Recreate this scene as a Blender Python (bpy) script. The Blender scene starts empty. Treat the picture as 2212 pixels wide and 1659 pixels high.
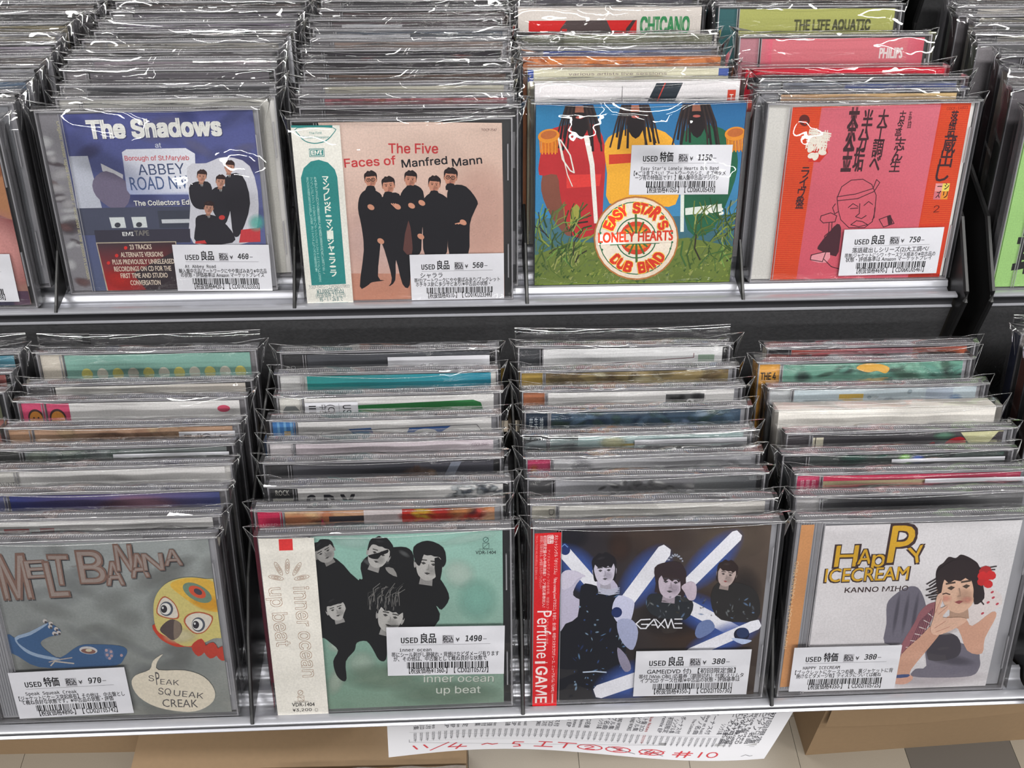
import bpy, math, random
import numpy as np
from mathutils import Vector, Matrix
from mathutils.geometry import tessellate_polygon

# ------------------------------------------------------------------ camera, light, exposure
sc = bpy.context.scene
COL = sc.collection
F_PX = 2226.5
cam_d = bpy.data.cameras.new('camera'); cam = bpy.data.objects.new('camera', cam_d); COL.objects.link(cam)
cam_d.sensor_fit = 'HORIZONTAL'; cam_d.sensor_width = 36.0; cam_d.lens = F_PX / 2212 * 36.0
cam_d.clip_start = 0.01; cam_d.clip_end = 60
PITCH, YAW, ROLL = 0.78177, 0.05729, 0.018368
_F = Vector((math.sin(YAW) * math.cos(PITCH), math.cos(YAW) * math.cos(PITCH), -math.sin(PITCH)))
_r = Vector((math.cos(YAW), -math.sin(YAW), 0)); _u = _r.cross(_F)
_r2 = _r * math.cos(ROLL) + _u * math.sin(ROLL); _u2 = -_r * math.sin(ROLL) + _u * math.cos(ROLL)
cam.matrix_world = Matrix(((_r2.x, _u2.x, -_F.x, -0.01284), (_r2.y, _u2.y, -_F.y, -0.30667),
                           (_r2.z, _u2.z, -_F.z, 0.58251), (0, 0, 0, 1)))
sc.camera = cam
sc.view_settings.view_transform = 'Standard'; sc.view_settings.look = 'None'
sc.view_settings.gamma = 1.0; sc.view_settings.use_curve_mapping = False
sc.view_settings.exposure = -0.24
sc.cycles.max_bounces = 6; sc.cycles.diffuse_bounces = 3; sc.cycles.glossy_bounces = 3
sc.cycles.transparent_max_bounces = 32; sc.cycles.transmission_bounces = 3
sc.cycles.caustics_reflective = False; sc.cycles.caustics_refractive = False
wd = bpy.data.worlds.new('store_ambience'); sc.world = wd; wd.use_nodes = True
wd.node_tree.nodes['Background'].inputs[0].default_value = (0.97, 0.985, 1.0, 1)
wd.node_tree.nodes['Background'].inputs[1].default_value = 0.10
CEIL = 1.65
def ceiling_lamp(x, y, w, d, power, rz=0):
    l = bpy.data.lights.new('ceiling_light', 'AREA'); l.shape = 'RECTANGLE'; l.size = w; l.size_y = d; l.energy = power
    l.color = (1.0, 0.985, 0.96)
    o = bpy.data.objects.new('ceiling_light', l); COL.objects.link(o); o.location = (x, y, CEIL); o.rotation_euler = (0, 0, rz)
    o['kind'] = 'structure'
for (x, y, w, d, p) in [(-1.5, -0.7, 1.3, .28, 26), (0.5, -0.7, 1.3, .28, 26), (2.5, -0.7, 1.3, .28, 24),
                        (-1.5, -2.6, 1.3, .28, 30), (0.5, -2.6, 1.3, .28, 30), (2.5, -2.6, 1.3, .28, 28),
                        (-1.5, -4.8, 1.3, .28, 32), (0.5, -4.8, 1.3, .28, 32), (2.5, -4.8, 1.3, .28, 30),
                        (-0.6, 1.3, 1.3, .28, 14), (1.4, 1.3, 1.3, .28, 14),
                        (-1.5, -7.2, 1.3, .28, 32), (0.5, -7.2, 1.3, .28, 32), (2.5, -7.2, 1.3, .28, 30)]:
    ceiling_lamp(x, y, w, d, p * 1.9)

# ------------------------------------------------------------------ helpers
def lin(c):
    c = c / 255.0
    return c / 12.92 if c <= 0.04045 else ((c + 0.055) / 1.055) ** 2.4
def rgb(c, a=1.0): return (lin(c[0]), lin(c[1]), lin(c[2]), a)
def new_mat(name):
    m = bpy.data.materials.new(name); m.use_nodes = True
    return m, m.node_tree.nodes, m.node_tree.links, m.node_tree.nodes['Principled BSDF']
def plain(name, col, rough=.5, metal=0., spec=.5, noise=0., nscale=200., bump=0.):
    m, n, l, b = new_mat(name)
    b.inputs['Base Color'].default_value = rgb(col); b.inputs['Roughness'].default_value = rough
    b.inputs['Metallic'].default_value = metal; b.inputs['Specular IOR Level'].default_value = spec
    if noise or bump:
        tc = n.new('ShaderNodeTexCoord'); t = n.new('ShaderNodeTexNoise'); t.inputs['Scale'].default_value = nscale
        t.inputs['Detail'].default_value = 4; l.new(tc.outputs['Object'], t.inputs['Vector'])
        if noise:
            mx = n.new('ShaderNodeMixRGB'); mx.blend_type = 'MULTIPLY'; mx.inputs[0].default_value = noise
            mx.inputs[1].default_value = rgb(col); l.new(t.outputs['Fac'], mx.inputs[2]); l.new(mx.outputs[0], b.inputs['Base Color'])
        if bump:
            bp = n.new('ShaderNodeBump'); bp.inputs['Strength'].default_value = bump; bp.inputs['Distance'].default_value = .001
            l.new(t.outputs['Fac'], bp.inputs['Height']); l.new(bp.outputs[0], b.inputs['Normal'])
    return m
def film(name, base, rough, milky=0., mcol=(225, 225, 235), bump=0., bscale=60., fres=1.0, aniso=1.0, ior=1.42):
    m = bpy.data.materials.new(name); m.use_nodes = True; n = m.node_tree.nodes; l = m.node_tree.links; n.clear()
    out = n.new('ShaderNodeOutputMaterial'); tr = n.new('ShaderNodeBsdfTransparent'); gl = n.new('ShaderNodeBsdfGlossy')
    gl.inputs['Roughness'].default_value = rough
    fr = n.new('ShaderNodeFresnel'); fr.inputs['IOR'].default_value = ior
    ma = n.new('ShaderNodeMath'); ma.operation = 'MULTIPLY_ADD'; ma.inputs[1].default_value = fres; ma.inputs[2].default_value = base; ma.use_clamp = True
    l.new(fr.outputs[0], ma.inputs[0])
    src = tr
    if milky:
        df = n.new('ShaderNodeBsdfDiffuse'); df.inputs[0].default_value = rgb(mcol); ml = n.new('ShaderNodeMixShader')
        ml.inputs[0].default_value = milky; l.new(tr.outputs[0], ml.inputs[1]); l.new(df.outputs[0], ml.inputs[2]); src = ml
    mx = n.new('ShaderNodeMixShader'); l.new(ma.outputs[0], mx.inputs[0]); l.new(src.outputs[0], mx.inputs[1]); l.new(gl.outputs[0], mx.inputs[2])
    l.new(mx.outputs[0], out.inputs[0])
    if bump:
        tc = n.new('ShaderNodeTexCoord'); mp = n.new('ShaderNodeMapping'); mp.inputs['Scale'].default_value = (1, 1, aniso)
        oi = n.new('ShaderNodeObjectInfo'); ad = n.new('ShaderNodeVectorMath'); ad.operation = 'ADD'
        t = n.new('ShaderNodeTexNoise'); t.inputs['Scale'].default_value = bscale; t.inputs['Detail'].default_value = 3
        l.new(tc.outputs['Object'], mp.inputs[0]); l.new(mp.outputs[0], ad.inputs[0]); l.new(oi.outputs['Random'], ad.inputs[1]); l.new(ad.outputs[0], t.inputs['Vector'])
        bp = n.new('ShaderNodeBump'); bp.inputs['Strength'].default_value = bump; bp.inputs['Distance'].default_value = .004
        l.new(t.outputs['Fac'], bp.inputs['Height'])
        l.new(bp.outputs[0], gl.inputs['Normal']); l.new(bp.outputs[0], fr.inputs['Normal'])
    return m

def print_mat(name, rough, grain):
    m, n, l, b = new_mat(name)
    at = n.new('ShaderNodeAttribute'); at.attribute_name = 'Col'
    tc = n.new('ShaderNodeTexCoord'); t = n.new('ShaderNodeTexNoise'); t.inputs['Scale'].default_value = 900; t.inputs['Detail'].default_value = 2
    l.new(tc.outputs['Object'], t.inputs['Vector'])
    mr = n.new('ShaderNodeMapRange'); mr.inputs[1].default_value = .3; mr.inputs[2].default_value = .7
    mr.inputs[3].default_value = 1 - grain; mr.inputs[4].default_value = 1 + grain; l.new(t.outputs['Fac'], mr.inputs[0])
    mx = n.new('ShaderNodeVectorMath'); mx.operation = 'SCALE'; l.new(at.outputs['Color'], mx.inputs[0]); l.new(mr.outputs[0], mx.inputs['Scale'])
    l.new(mx.outputs[0], b.inputs['Base Color']); l.new(at.outputs['Alpha'], b.inputs['Alpha'])
    b.inputs['Roughness'].default_value = rough; b.inputs['Specular IOR Level'].default_value = .12
    return m
M_PRINT = print_mat('printed_paper', .45, .08)
M_LABEL = print_mat('label_paper', .6, .015)
M_CLEAR = film('clear_plastic', .015, .008, fres=.8)
M_EDGE = film('plastic_edge', .05, .18, milky=.32, mcol=(228, 226, 234), bump=.25, bscale=40, aniso=.3)
M_RIDGE = film('ridged_plastic', .05, .2, milky=.45, mcol=(224, 222, 230))
M_TAB = film('tab_plastic', .04, .15, milky=.5, mcol=(120, 118, 124))
M_FILM = film('bag_film', .03, .015, milky=.008, bump=.5, bscale=16, fres=.85)
M_FOLD = film('film_fold', .1, .015, milky=.02, mcol=(240, 240, 245), bump=.6, bscale=22)
M_CREASE_GLINT = film('crease_glint', .25, .2, milky=.22, mcol=(250, 250, 252))  # folded film edges, with their glint put into the whitish colour
M_TRAY = {k: plain('tray_' + k, c, .35) for k, c in dict(black=(26, 26, 28), grey=(120, 118, 122), white=(222, 220, 218), clear=(150, 150, 156)).items()}
M_BLACK = plain('black_painted_steel', (24, 24, 25), .38, 0, .4, noise=.3, nscale=300, bump=.05)
M_SILVER = plain('silver_painted_metal', (176, 177, 184), .3, .55, .5, noise=.12, nscale=150)
M_FASCIA = plain('dark_grey_panel', (66, 66, 68), .3, .0, .6, noise=.45, nscale=420, bump=.35)
M_RAIL_SHADE = plain('rail_shade', (44, 44, 47), .4, .0)  # silver rail's undercut faces coloured dark for the shade beneath the lip

def mesh(name, vs, fs, mats, smooth=False, mi=None, mm=True):
    me = bpy.data.meshes.new(name); k = .001 if mm else 1
    me.from_pydata([(a * k, b * k, c * k) for a, b, c in vs], [], fs)
    for m in mats: me.materials.append(m)
    if mi: me.polygons.foreach_set('material_index', mi)
    if smooth: me.polygons.foreach_set('use_smooth', [True] * len(fs))
    me.update(); return me
def obj(name, me, parent=None, loc=None, rot=None):
    o = bpy.data.objects.new(name, me); COL.objects.link(o)
    if parent: o.parent = parent
    if loc: o.location = loc
    if rot: o.rotation_euler = rot
    return o
def tag(o, label, cat, group=None):
    o['label'] = label; o['category'] = cat
    if group: o['group'] = group
    return o
def empty(name, loc, rot=(0, 0, 0)):
    o = bpy.data.objects.new(name, None); COL.objects.link(o); o.location = loc; o.rotation_euler = rot; o.empty_display_size = .02
    return o
class MB:
    def __init__(s): s.v = []; s.f = []; s.m = []
    def box(s, x0, x1, y0, y1, z0, z1, skip='', mi=0):
        b = len(s.v)
        s.v += [(x0, y0, z0), (x1, y0, z0), (x1, y1, z0), (x0, y1, z0), (x0, y0, z1), (x1, y0, z1), (x1, y1, z1), (x0, y1, z1)]
        F = {'d': (0, 3, 2, 1), 'u': (4, 5, 6, 7), 'f': (0, 1, 5, 4), 'b': (2, 3, 7, 6), 'l': (3, 0, 4, 7), 'r': (1, 2, 6, 5)}
        for k, q in F.items():
            if k not in skip: s.f.append(tuple(b + i for i in q)); s.m.append(mi)
    def quad(s, a, b_, c, d, mi=0):
        b = len(s.v); s.v += [a, b_, c, d]; s.f.append((b, b + 1, b + 2, b + 3)); s.m.append(mi)
    def prism(s, prof, x0, x1, mi=0):     # prof: (y,z) loop extruded along x
        b = len(s.v); n = len(prof)
        for x in (x0, x1): s.v += [(x, y, z) for y, z in prof]
        for i in range(n): j = (i + 1) % n; s.f.append((b + i, b + j, b + n + j, b + n + i)); s.m.append(mi)
        s.f.append(tuple(b + n - 1 - i for i in range(n))); s.f.append(tuple(b + n + i for i in range(n))); s.m += [mi, mi]
    def tube(s, pts, r, n=5, mi=0):
        b = len(s.v); P = [Vector(p) for p in pts]
        for i, p in enumerate(P):
            t = (P[min(i + 1, len(P) - 1)] - P[max(i - 1, 0)]).normalized()
            a = t.cross(Vector((0, .3, 1))).normalized(); c = t.cross(a)
            for k in range(n):
                q = p + (a * math.cos(k * 2 * math.pi / n) + c * math.sin(k * 2 * math.pi / n)) * r; s.v.append(tuple(q))
        for i in range(len(P) - 1):
            for k in range(n): s.f.append((b + i * n + k, b + i * n + (k + 1) % n, b + (i + 1) * n + (k + 1) % n, b + (i + 1) * n + k)); s.m.append(mi)
    def grid(s, fn, nu, nv, mi=0):
        b = len(s.v)
        for j in range(nv + 1):
            for i in range(nu + 1): s.v.append(tuple(fn(i / nu, j / nv)))
        for j in range(nv):
            for i in range(nu):
                q = b + j * (nu + 1) + i; s.f.append((q, q + 1, q + nu + 2, q + nu + 1)); s.m.append(mi)
    def mesh(s, name, mats, smooth=False, mm=True): return mesh(name, s.v, s.f, mats, smooth, s.m, mm)

# ------------------------------------------------------------------ flat print: polygons and lettering
_tc = bpy.data.curves.new('lettering', 'FONT'); _to = bpy.data.objects.new('lettering', _tc); COL.objects.link(_to)
_cache = {}; _f0 = _tc.font; FONTS = {}
for _k, _fn in (('sans', 'Inter.woff2'), ('mono', 'DejaVuSansMono.woff2')):        # Blender's own interface fonts
    try: FONTS[_k] = bpy.data.fonts.load(bpy.utils.system_resource('DATAFILES', path='fonts') + '/' + _fn)
    except Exception: FONTS[_k] = None
def _setfont(s, res, font, fill):
    _tc.body = s; _tc.size = 1; _tc.resolution_u = res; _tc.fill_mode = fill
    _tc.font = _f0 if any(ord(ch) > 0x2000 for ch in s) else (FONTS.get(font) or _f0)     # the built-in font brings the Japanese glyphs
    dg = bpy.context.evaluated_depsgraph_get(); dg.update()
    return bpy.data.meshes.new_from_object(_to.evaluated_get(dg))
def glyphs(s, res=3, font='sans'):
    if font == 'sans' and any(ch in 'PR&' for ch in s): font = 'plain'
    k = (s, res, font)
    if k in _cache: return _cache[k]
    if font != 'sans' or FONTS.get('sans') is None or any(ord(ch) > 0x2000 for ch in s):
        me = _setfont(s, res, font, 'FRONT'); v = np.zeros(len(me.vertices) * 3); me.vertices.foreach_get('co', v); v = v.reshape(-1, 3)[:, :2]
        f = [tuple(p.vertices) for p in me.polygons]; bpy.data.meshes.remove(me); _cache[k] = (v, f, np.zeros(len(v))); return _cache[k]
    # this font's letters are built from overlapping strokes: fill each stroke by itself
    me = _setfont(s, res, font, 'NONE'); v = np.zeros(len(me.vertices) * 3); me.vertices.foreach_get('co', v); v = v.reshape(-1, 3)[:, :2]
    e = np.zeros(len(me.edges) * 2, dtype=np.int32); me.edges.foreach_get('vertices', e); bpy.data.meshes.remove(me)
    nxt = {}
    for p, q in e.reshape(-1, 2).tolist(): nxt.setdefault(p, []).append(q); nxt.setdefault(q, []).append(p)
    seen = set(); loops = []
    for st in range(len(v)):
        if st in seen or st not in nxt: continue
        lp = [st]; seen.add(st)
        while True:
            c = [q for q in nxt[lp[-1]] if q not in seen]
            if not c: break
            q = lp[-1] + 1 if lp[-1] + 1 in c else c[0]; seen.add(q); lp.append(q)
        P = v[lp]; P = P[np.hypot(*(P - np.roll(P, 1, 0)).T) > 1e-6]
        if len(P) > 2: loops.append(P)
    if not loops: _cache[k] = (np.zeros((0, 2)), [], 0); return _cache[k]
    ar = [.5 * float(np.sum(P[:, 0] * np.roll(P[:, 1], -1) - np.roll(P[:, 0], -1) * P[:, 1])) for P in loops]
    def inside(p, P):
        x, y = P[:, 0], P[:, 1]; x2, y2 = np.roll(x, -1), np.roll(y, -1); c = (y > p[1]) != (y2 > p[1])
        return bool(np.sum(c & (p[0] < (x2 - x) * (p[1] - y) / np.where(y2 == y, 1e-12, y2 - y) + x)) % 2)
    so = math.copysign(1, ar[int(np.argmax(np.abs(ar)))]); own = {}
    for i, P in enumerate(loops):
        if ar[i] * so < 0:
            c = [j for j in range(len(loops)) if ar[j] * so > 0 and abs(ar[j]) > abs(ar[i]) and sum(inside(p, loops[j]) for p in P[::max(1, len(P) // 6)]) >= 3]
            if c: own.setdefault(min(c, key=lambda j: abs(ar[j])), []).append(i)
    V = []; F = []; S = []; ns = 0
    for i, P in enumerate(loops):
        if ar[i] * so < 0: continue
        grp = [P] + [loops[j] for j in own.get(i, [])]; b0 = len(V)
        tri = tessellate_polygon([[Vector((q[0], q[1], 0)) for q in g_] for g_ in grp])
        for g_ in grp: V += g_.tolist(); S += [(ns % 3) / 3.] * len(g_)
        F += [tuple(b0 + t for t in tr) for tr in tri]; ns += 1
    _cache[k] = (np.array(V), F, np.array(S)); return _cache[k]
CAPH = glyphs('H')[0][:, 1].max()

def homog(src, dst):
    A = []
    for (x, y), (u, v) in zip(src, dst):
        A.append([x, y, 1, 0, 0, 0, -u * x, -u * y, -u]); A.append([0, 0, 0, x, y, 1, -v * x, -v * y, -v])
    return np.linalg.svd(np.array(A, float))[2][-1].reshape(3, 3)
def sm(pts, n=4):
    P = [np.array(p, float) for p in pts]; N = len(P); o = []
    for i in range(N):
        a, b, c, d = P[i - 1], P[i], P[(i + 1) % N], P[(i + 2) % N]
        for k in range(n):
            t = k / n; o.append(tuple(.5 * ((2 * b) + (-a + c) * t + (2 * a - 5 * b + 4 * c - d) * t * t + (-a + 3 * b - 3 * c + d) * t ** 3)))
    return o
SUB = .0001; SUBSTEP = .006
class Art:
    """a flat print in case millimetres (x right, z up), built up in hair-thin ink layers"""
    def __init__(s, quad=None, crop=(1, 0, 0), size=(142, 125), clip=None, step=.02):
        s.v = []; s.f = []; s.c = []; s.k = 0; s.k0 = 0.; s.crop = crop; s.clip = clip; s.step = step
        s.H = homog(quad, [(0, size[1]), (size[0], size[1]), (size[0], 0), (0, 0)]) if quad else None
    def m(s, p):
        if s.H is None: return (p[0], p[1])
        k, ox, oy = s.crop; q = s.H @ np.array([ox + p[0] / k, oy + p[1] / k, 1.]); return (q[0] / q[2], q[1] / q[2])
    def raw(s, P, C):
        if s.clip:
            x0, y0, x1, y1 = s.clip
            for ax, lim, sg in ((0, x0, 1), (0, x1, -1), (1, y0, 1), (1, y1, -1)):
                o = []; oc = []
                for i in range(len(P)):
                    a, b = P[i - 1], P[i]; ca, cb = C[i - 1], C[i]; da = sg * (a[ax] - lim); db = sg * (b[ax] - lim)
                    if (da >= 0) != (db >= 0):
                        t = da / (da - db); o.append((a[0] + (b[0] - a[0]) * t, a[1] + (b[1] - a[1]) * t)); oc.append(tuple(u + (w - u) * t for u, w in zip(ca, cb)))
                    if db >= 0: o.append(b); oc.append(cb)
                P, C = o, oc
                if len(P) < 3: return
        b = len(s.v)
        s.v += [(p[0], s.k + s.k0, p[1]) for p in P]; s.f.append(tuple(range(b, b + len(P)))); s.c += C
    def poly(s, pts, col, smooth=0, a=1.0, nk=1):
        if smooth: pts = sm(pts, smooth)
        P = [s.m(p) for p in pts]; cc = [rgb(c, a) for c in col] if isinstance(col[0], (tuple, list)) else [rgb(col, a)] * len(P)
        s.raw(P, cc); s.k += nk
    def rect(s, x0, y0, x1, y1, col, a=1.0): s.poly([(x0, y0), (x1, y0), (x1, y1), (x0, y1)], col, a=a)
    def ell(s, cx, cy, rx, ry, col, rot=0, a=1.0, n=28):
        r = math.radians(rot)
        s.poly([(cx + rx * math.cos(t) * math.cos(r) - ry * math.sin(t) * math.sin(r), cy + rx * math.cos(t) * math.sin(r) + ry * math.sin(t) * math.cos(r))
                for t in [i * 2 * math.pi / n for i in range(n)]], col, a=a)
    def glow(s, cx, cy, rx, ry, col, rot=0, a=1.0, n=24):
        r = math.radians(rot)
        def pt(t, q): return s.m((cx + q * (rx * math.cos(t) * math.cos(r) - ry * math.sin(t) * math.sin(r)), cy + q * (rx * math.cos(t) * math.sin(r) + ry * math.sin(t) * math.cos(r))))
        for i in range(n):
            t0 = i * 2 * math.pi / n; t1 = (i + 1) * 2 * math.pi / n
            s.raw([pt(t0, .45), pt(t1, .45), s.m((cx, cy))], [rgb(col, a * .8), rgb(col, a * .8), rgb(col, a)])
            s.raw([pt(t0, 1), pt(t1, 1), pt(t1, .45), pt(t0, .45)], [rgb(col, 0)] * 2 + [rgb(col, a * .8)] * 2)
        s.k += 1
    def line(s, pts, w, col, a=1.0):
        for i, (p, q) in enumerate(zip(pts[:-1], pts[1:])):
            s.k0 = (i % 3) * SUB * .9
            d = math.hypot(q[0] - p[0], q[1] - p[1]) or 1; nx, ny = -(q[1] - p[1]) / d * w / 2, (q[0] - p[0]) / d * w / 2
            ex, ey = (q[0] - p[0]) / d * w * .25, (q[1] - p[1]) / d * w * .25
            s.raw([s.m(t) for t in ((p[0] + nx - ex, p[1] + ny - ey), (q[0] + nx + ex, q[1] + ny + ey), (q[0] - nx + ex, q[1] - ny + ey), (p[0] - nx - ex, p[1] - ny - ey))], [rgb(col, a)] * 4)
        s.k0 = 0.; s.k += 1
    def text(s, t, p0, p1, h, col, bold=0., res=2, shear=0., a=1.0, font='sans'):
        """lettering whose ink runs from p0 to p1 along the baseline, capitals h high"""
        v, f, sb = glyphs(t, res, font)
        if len(v) == 0: return
        A = np.array(s.m(p0)); B = np.array(s.m(p1)); d = B - A; L = np.hypot(*d) or 1; e = d / L; nrm = np.array([-e[1], e[0]])
        if s.H is not None:
            dl = math.hypot(p1[0] - p0[0], p1[1] - p0[1]) or 1; C = np.array(s.m((p0[0] + h * (p1[1] - p0[1]) / dl, p0[1] - h * (p1[0] - p0[0]) / dl))); hh = abs((C - A) @ nrm)
            if hh < 1e-6: hh = np.hypot(*(C - A))
        else: hh = h
        x = (v[:, 0] - v[:, 0].min()) / max(v[:, 0].max() - v[:, 0].min(), 1e-6) * L; y = v[:, 1] / CAPH * hh; x = x + y * shear
        Q0 = A + np.outer(x, e) + np.outer(y, nrm); bw = max(bold, 0) * .72 * hh / CAPH           # heavier strokes: the glyph laid down several times
        D = [(0, 0)] if bw <= 0 else [(-1, -.5), (1, .5)] if bold <= .012 else [(-1, -1), (1, -1), (1, 1), (-1, 1)]
        for i, (ox, oy) in enumerate(D):
            Q = Q0 + np.array([ox, oy]) * bw; b = len(s.v); s.v += [(q[0], int(s.k) + (i + w_) * SUB, q[1]) for q, w_ in zip(Q, sb)]; s.c += [rgb(col, a)] * len(Q); s.f += [tuple(b + j for j in ff) for ff in f]
        s.k = int(s.k) + 1
    def vtext(s, t, p0, p1, w, col, bold=0.):
        """characters stacked from p0 (centre of the top) down to p1"""
        n = len(t); k0 = s.k
        for i, ch in enumerate(t):
            a = i / n; b = (i + 1) / n
            c = (p0[0] + (p1[0] - p0[0]) * (b - .12 / n), p0[1] + (p1[1] - p0[1]) * (b - .12 / n)); hh = math.hypot(p1[0] - p0[0], p1[1] - p0[1]) / n * .72
            if ch != ' ': s.k = k0; s.text(ch, (c[0] - w / 2, c[1]), (c[0] + w / 2, c[1]), hh * .92, col, bold)
        s.k = k0 + 1
    def settle(s):
        """ink layers: each shape lies just above whatever it overlaps"""
        V = np.array(s.v); k0 = np.floor(V[:, 1] / .01 + 1e-6) * .01; sub = (V[:, 1] - k0) / SUB; ks, inv = np.unique(np.round(k0, 2), return_inverse=True); n = len(ks)
        lo = np.full((n, 2), 1e9); hi = np.full((n, 2), -1e9)
        np.minimum.at(lo, inv, V[:, [0, 2]]); np.maximum.at(hi, inv, V[:, [0, 2]]); L = np.zeros(n)
        for i in range(1, n):
            ov = (lo[:i, 0] < hi[i, 0]) & (hi[:i, 0] > lo[i, 0]) & (lo[:i, 1] < hi[i, 1]) & (hi[:i, 1] > lo[i, 1])
            L[i] = L[:i][ov].max() + 1 if ov.any() else 0
        X, Z = V[:, 0], V[:, 2]; F = []           # every face looks out of the page
        for f in s.f:
            q = list(f); ar = float(np.sum(X[q] * np.roll(Z[q], -1) - np.roll(X[q], -1) * Z[q])); F.append(f if ar > 0 else f[::-1])
        s.f = F
        V[:, 1] = -L[inv] * s.step - sub * SUBSTEP; s.v = [tuple(v) for v in V]; s.depth = L.max()
    def stack(s, name, parent, y, mat=None, x_off=0, side=False, wave=None):
        s.settle()
        if s.depth * s.step > 1.4: s.v = [(a, b * 1.4 / (s.depth * s.step), c) for a, b, c in s.v]
        if wave: s.v = [(a, b + wave(a, c), c) for a, b, c in s.v]
        v = [(p[0] - 71 + x_off, y + p[1], p[2]) for p in s.v] if not side else [(x_off + p[1], p[0], p[2]) for p in s.v]
        me = bpy.data.meshes.new(name); me.from_pydata([(a * .001, b * .001, c * .001) for a, b, c in v], [], s.f)
        me.materials.append(mat or M_PRINT)
        at = me.attributes.new('Col', 'FLOAT_COLOR', 'POINT'); at.data.foreach_set('color', np.array(s.c, dtype=np.float32).ravel()); me.update()
        return obj(name, me, parent)
    # people on covers, drawn plainly
    def head(s, cx, cy, rx, ry, skin, hair, rot=0, fringe=.35, glasses=False, long=0, dark=None):
        r = math.radians(rot); dark = dark or tuple(int(c * .35) for c in skin)
        def T(x, y): return (cx + x * rx * math.cos(r) - y * ry * math.sin(r), cy + x * rx * math.sin(r) + y * ry * math.cos(r))
        s.poly([T(*q) for q in [(-.42, .4), (.42, .4), (.5, 1.35), (-.5, 1.35)]], tuple(int(c * .82) for c in skin))
        for e in (-.97, .97): s.poly([T(e - .14, -.1), T(e, -.26), T(e + .14, -.1), T(e + .06, .28), T(e - .06, .28)], tuple(int(c * .88) for c in skin), 2)
        jag = [(-1.06, -.15), (-1.12, -.7), (-.98, -1.02), (-.72, -1.16), (-.45, -1.38), (-.1, -1.3), (.15, -1.42), (.5, -1.3), (.8, -1.12), (1.0, -.95), (1.12, -.6), (1.05, -.15)]
        s.poly([T(*q) for q in jag + ([(.98, .1 + long), (.6, .16 + long), (-.6, .16 + long), (-.98, .1 + long)] if long else [(.9, -.05), (-.9, -.05)])], hair, 3)
        s.poly([T(*q) for q in [(-.88, -.5), (0, -.9), (.88, -.5), (.9, .15), (.62, .78), (0, 1.06), (-.62, .78), (-.9, .15)]], skin, 3)
        s.poly([T(*q) for q in [(-.99, -.1), (-1.0, -.8), (-.3, -1.22), (.5, -1.2), (1.0, -.8), (.99, -.1), (.86, -.55), (.62, -.82 + fringe), (.35, -.7 + fringe * .5), (.1, -.86 + fringe), (-.2, -.72 + fringe * .6), (-.5, -.84 + fringe), (-.84, -.55)]], hair, 2)
        s.glow(*T(-.25, -1.0), rx * .5, ry * .14, tuple(min(255, c + 34) for c in hair), rot - 12, .6, 10); s.glow(*T(.3, .35), rx * .5, ry * .4, tuple(int(c * .86) for c in skin), rot, .5, 12)
        for e in (-.38, .38):
            s.poly([T(e - .2, -.08), (T(e, -.16)), T(e + .2, -.08), T(e, .03)], dark, 0); s.line([T(e - .24, -.27), T(e + .2, -.29)], rx * .09, dark)
        s.line([T(.02, -.02), T(.08, .3), T(-.06, .32)], rx * .07, tuple(int(c * .75) for c in skin)); s.poly([T(-.24, .55), T(0, .5), T(.24, .55), T(0, .66)], (150, 80, 80) if skin[0] > skin[2] + 12 else dark)
        if glasses:
            for e in (-.4, .4): s.line([T(e + .33 * math.cos(t), -.05 + .22 * math.sin(t)) for t in [i * math.pi / 4 for i in range(9)]], rx * .1, (25, 20, 20))
            s.line([T(-.1, -.08), T(.1, -.08)], rx * .1, (25, 20, 20))

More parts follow.
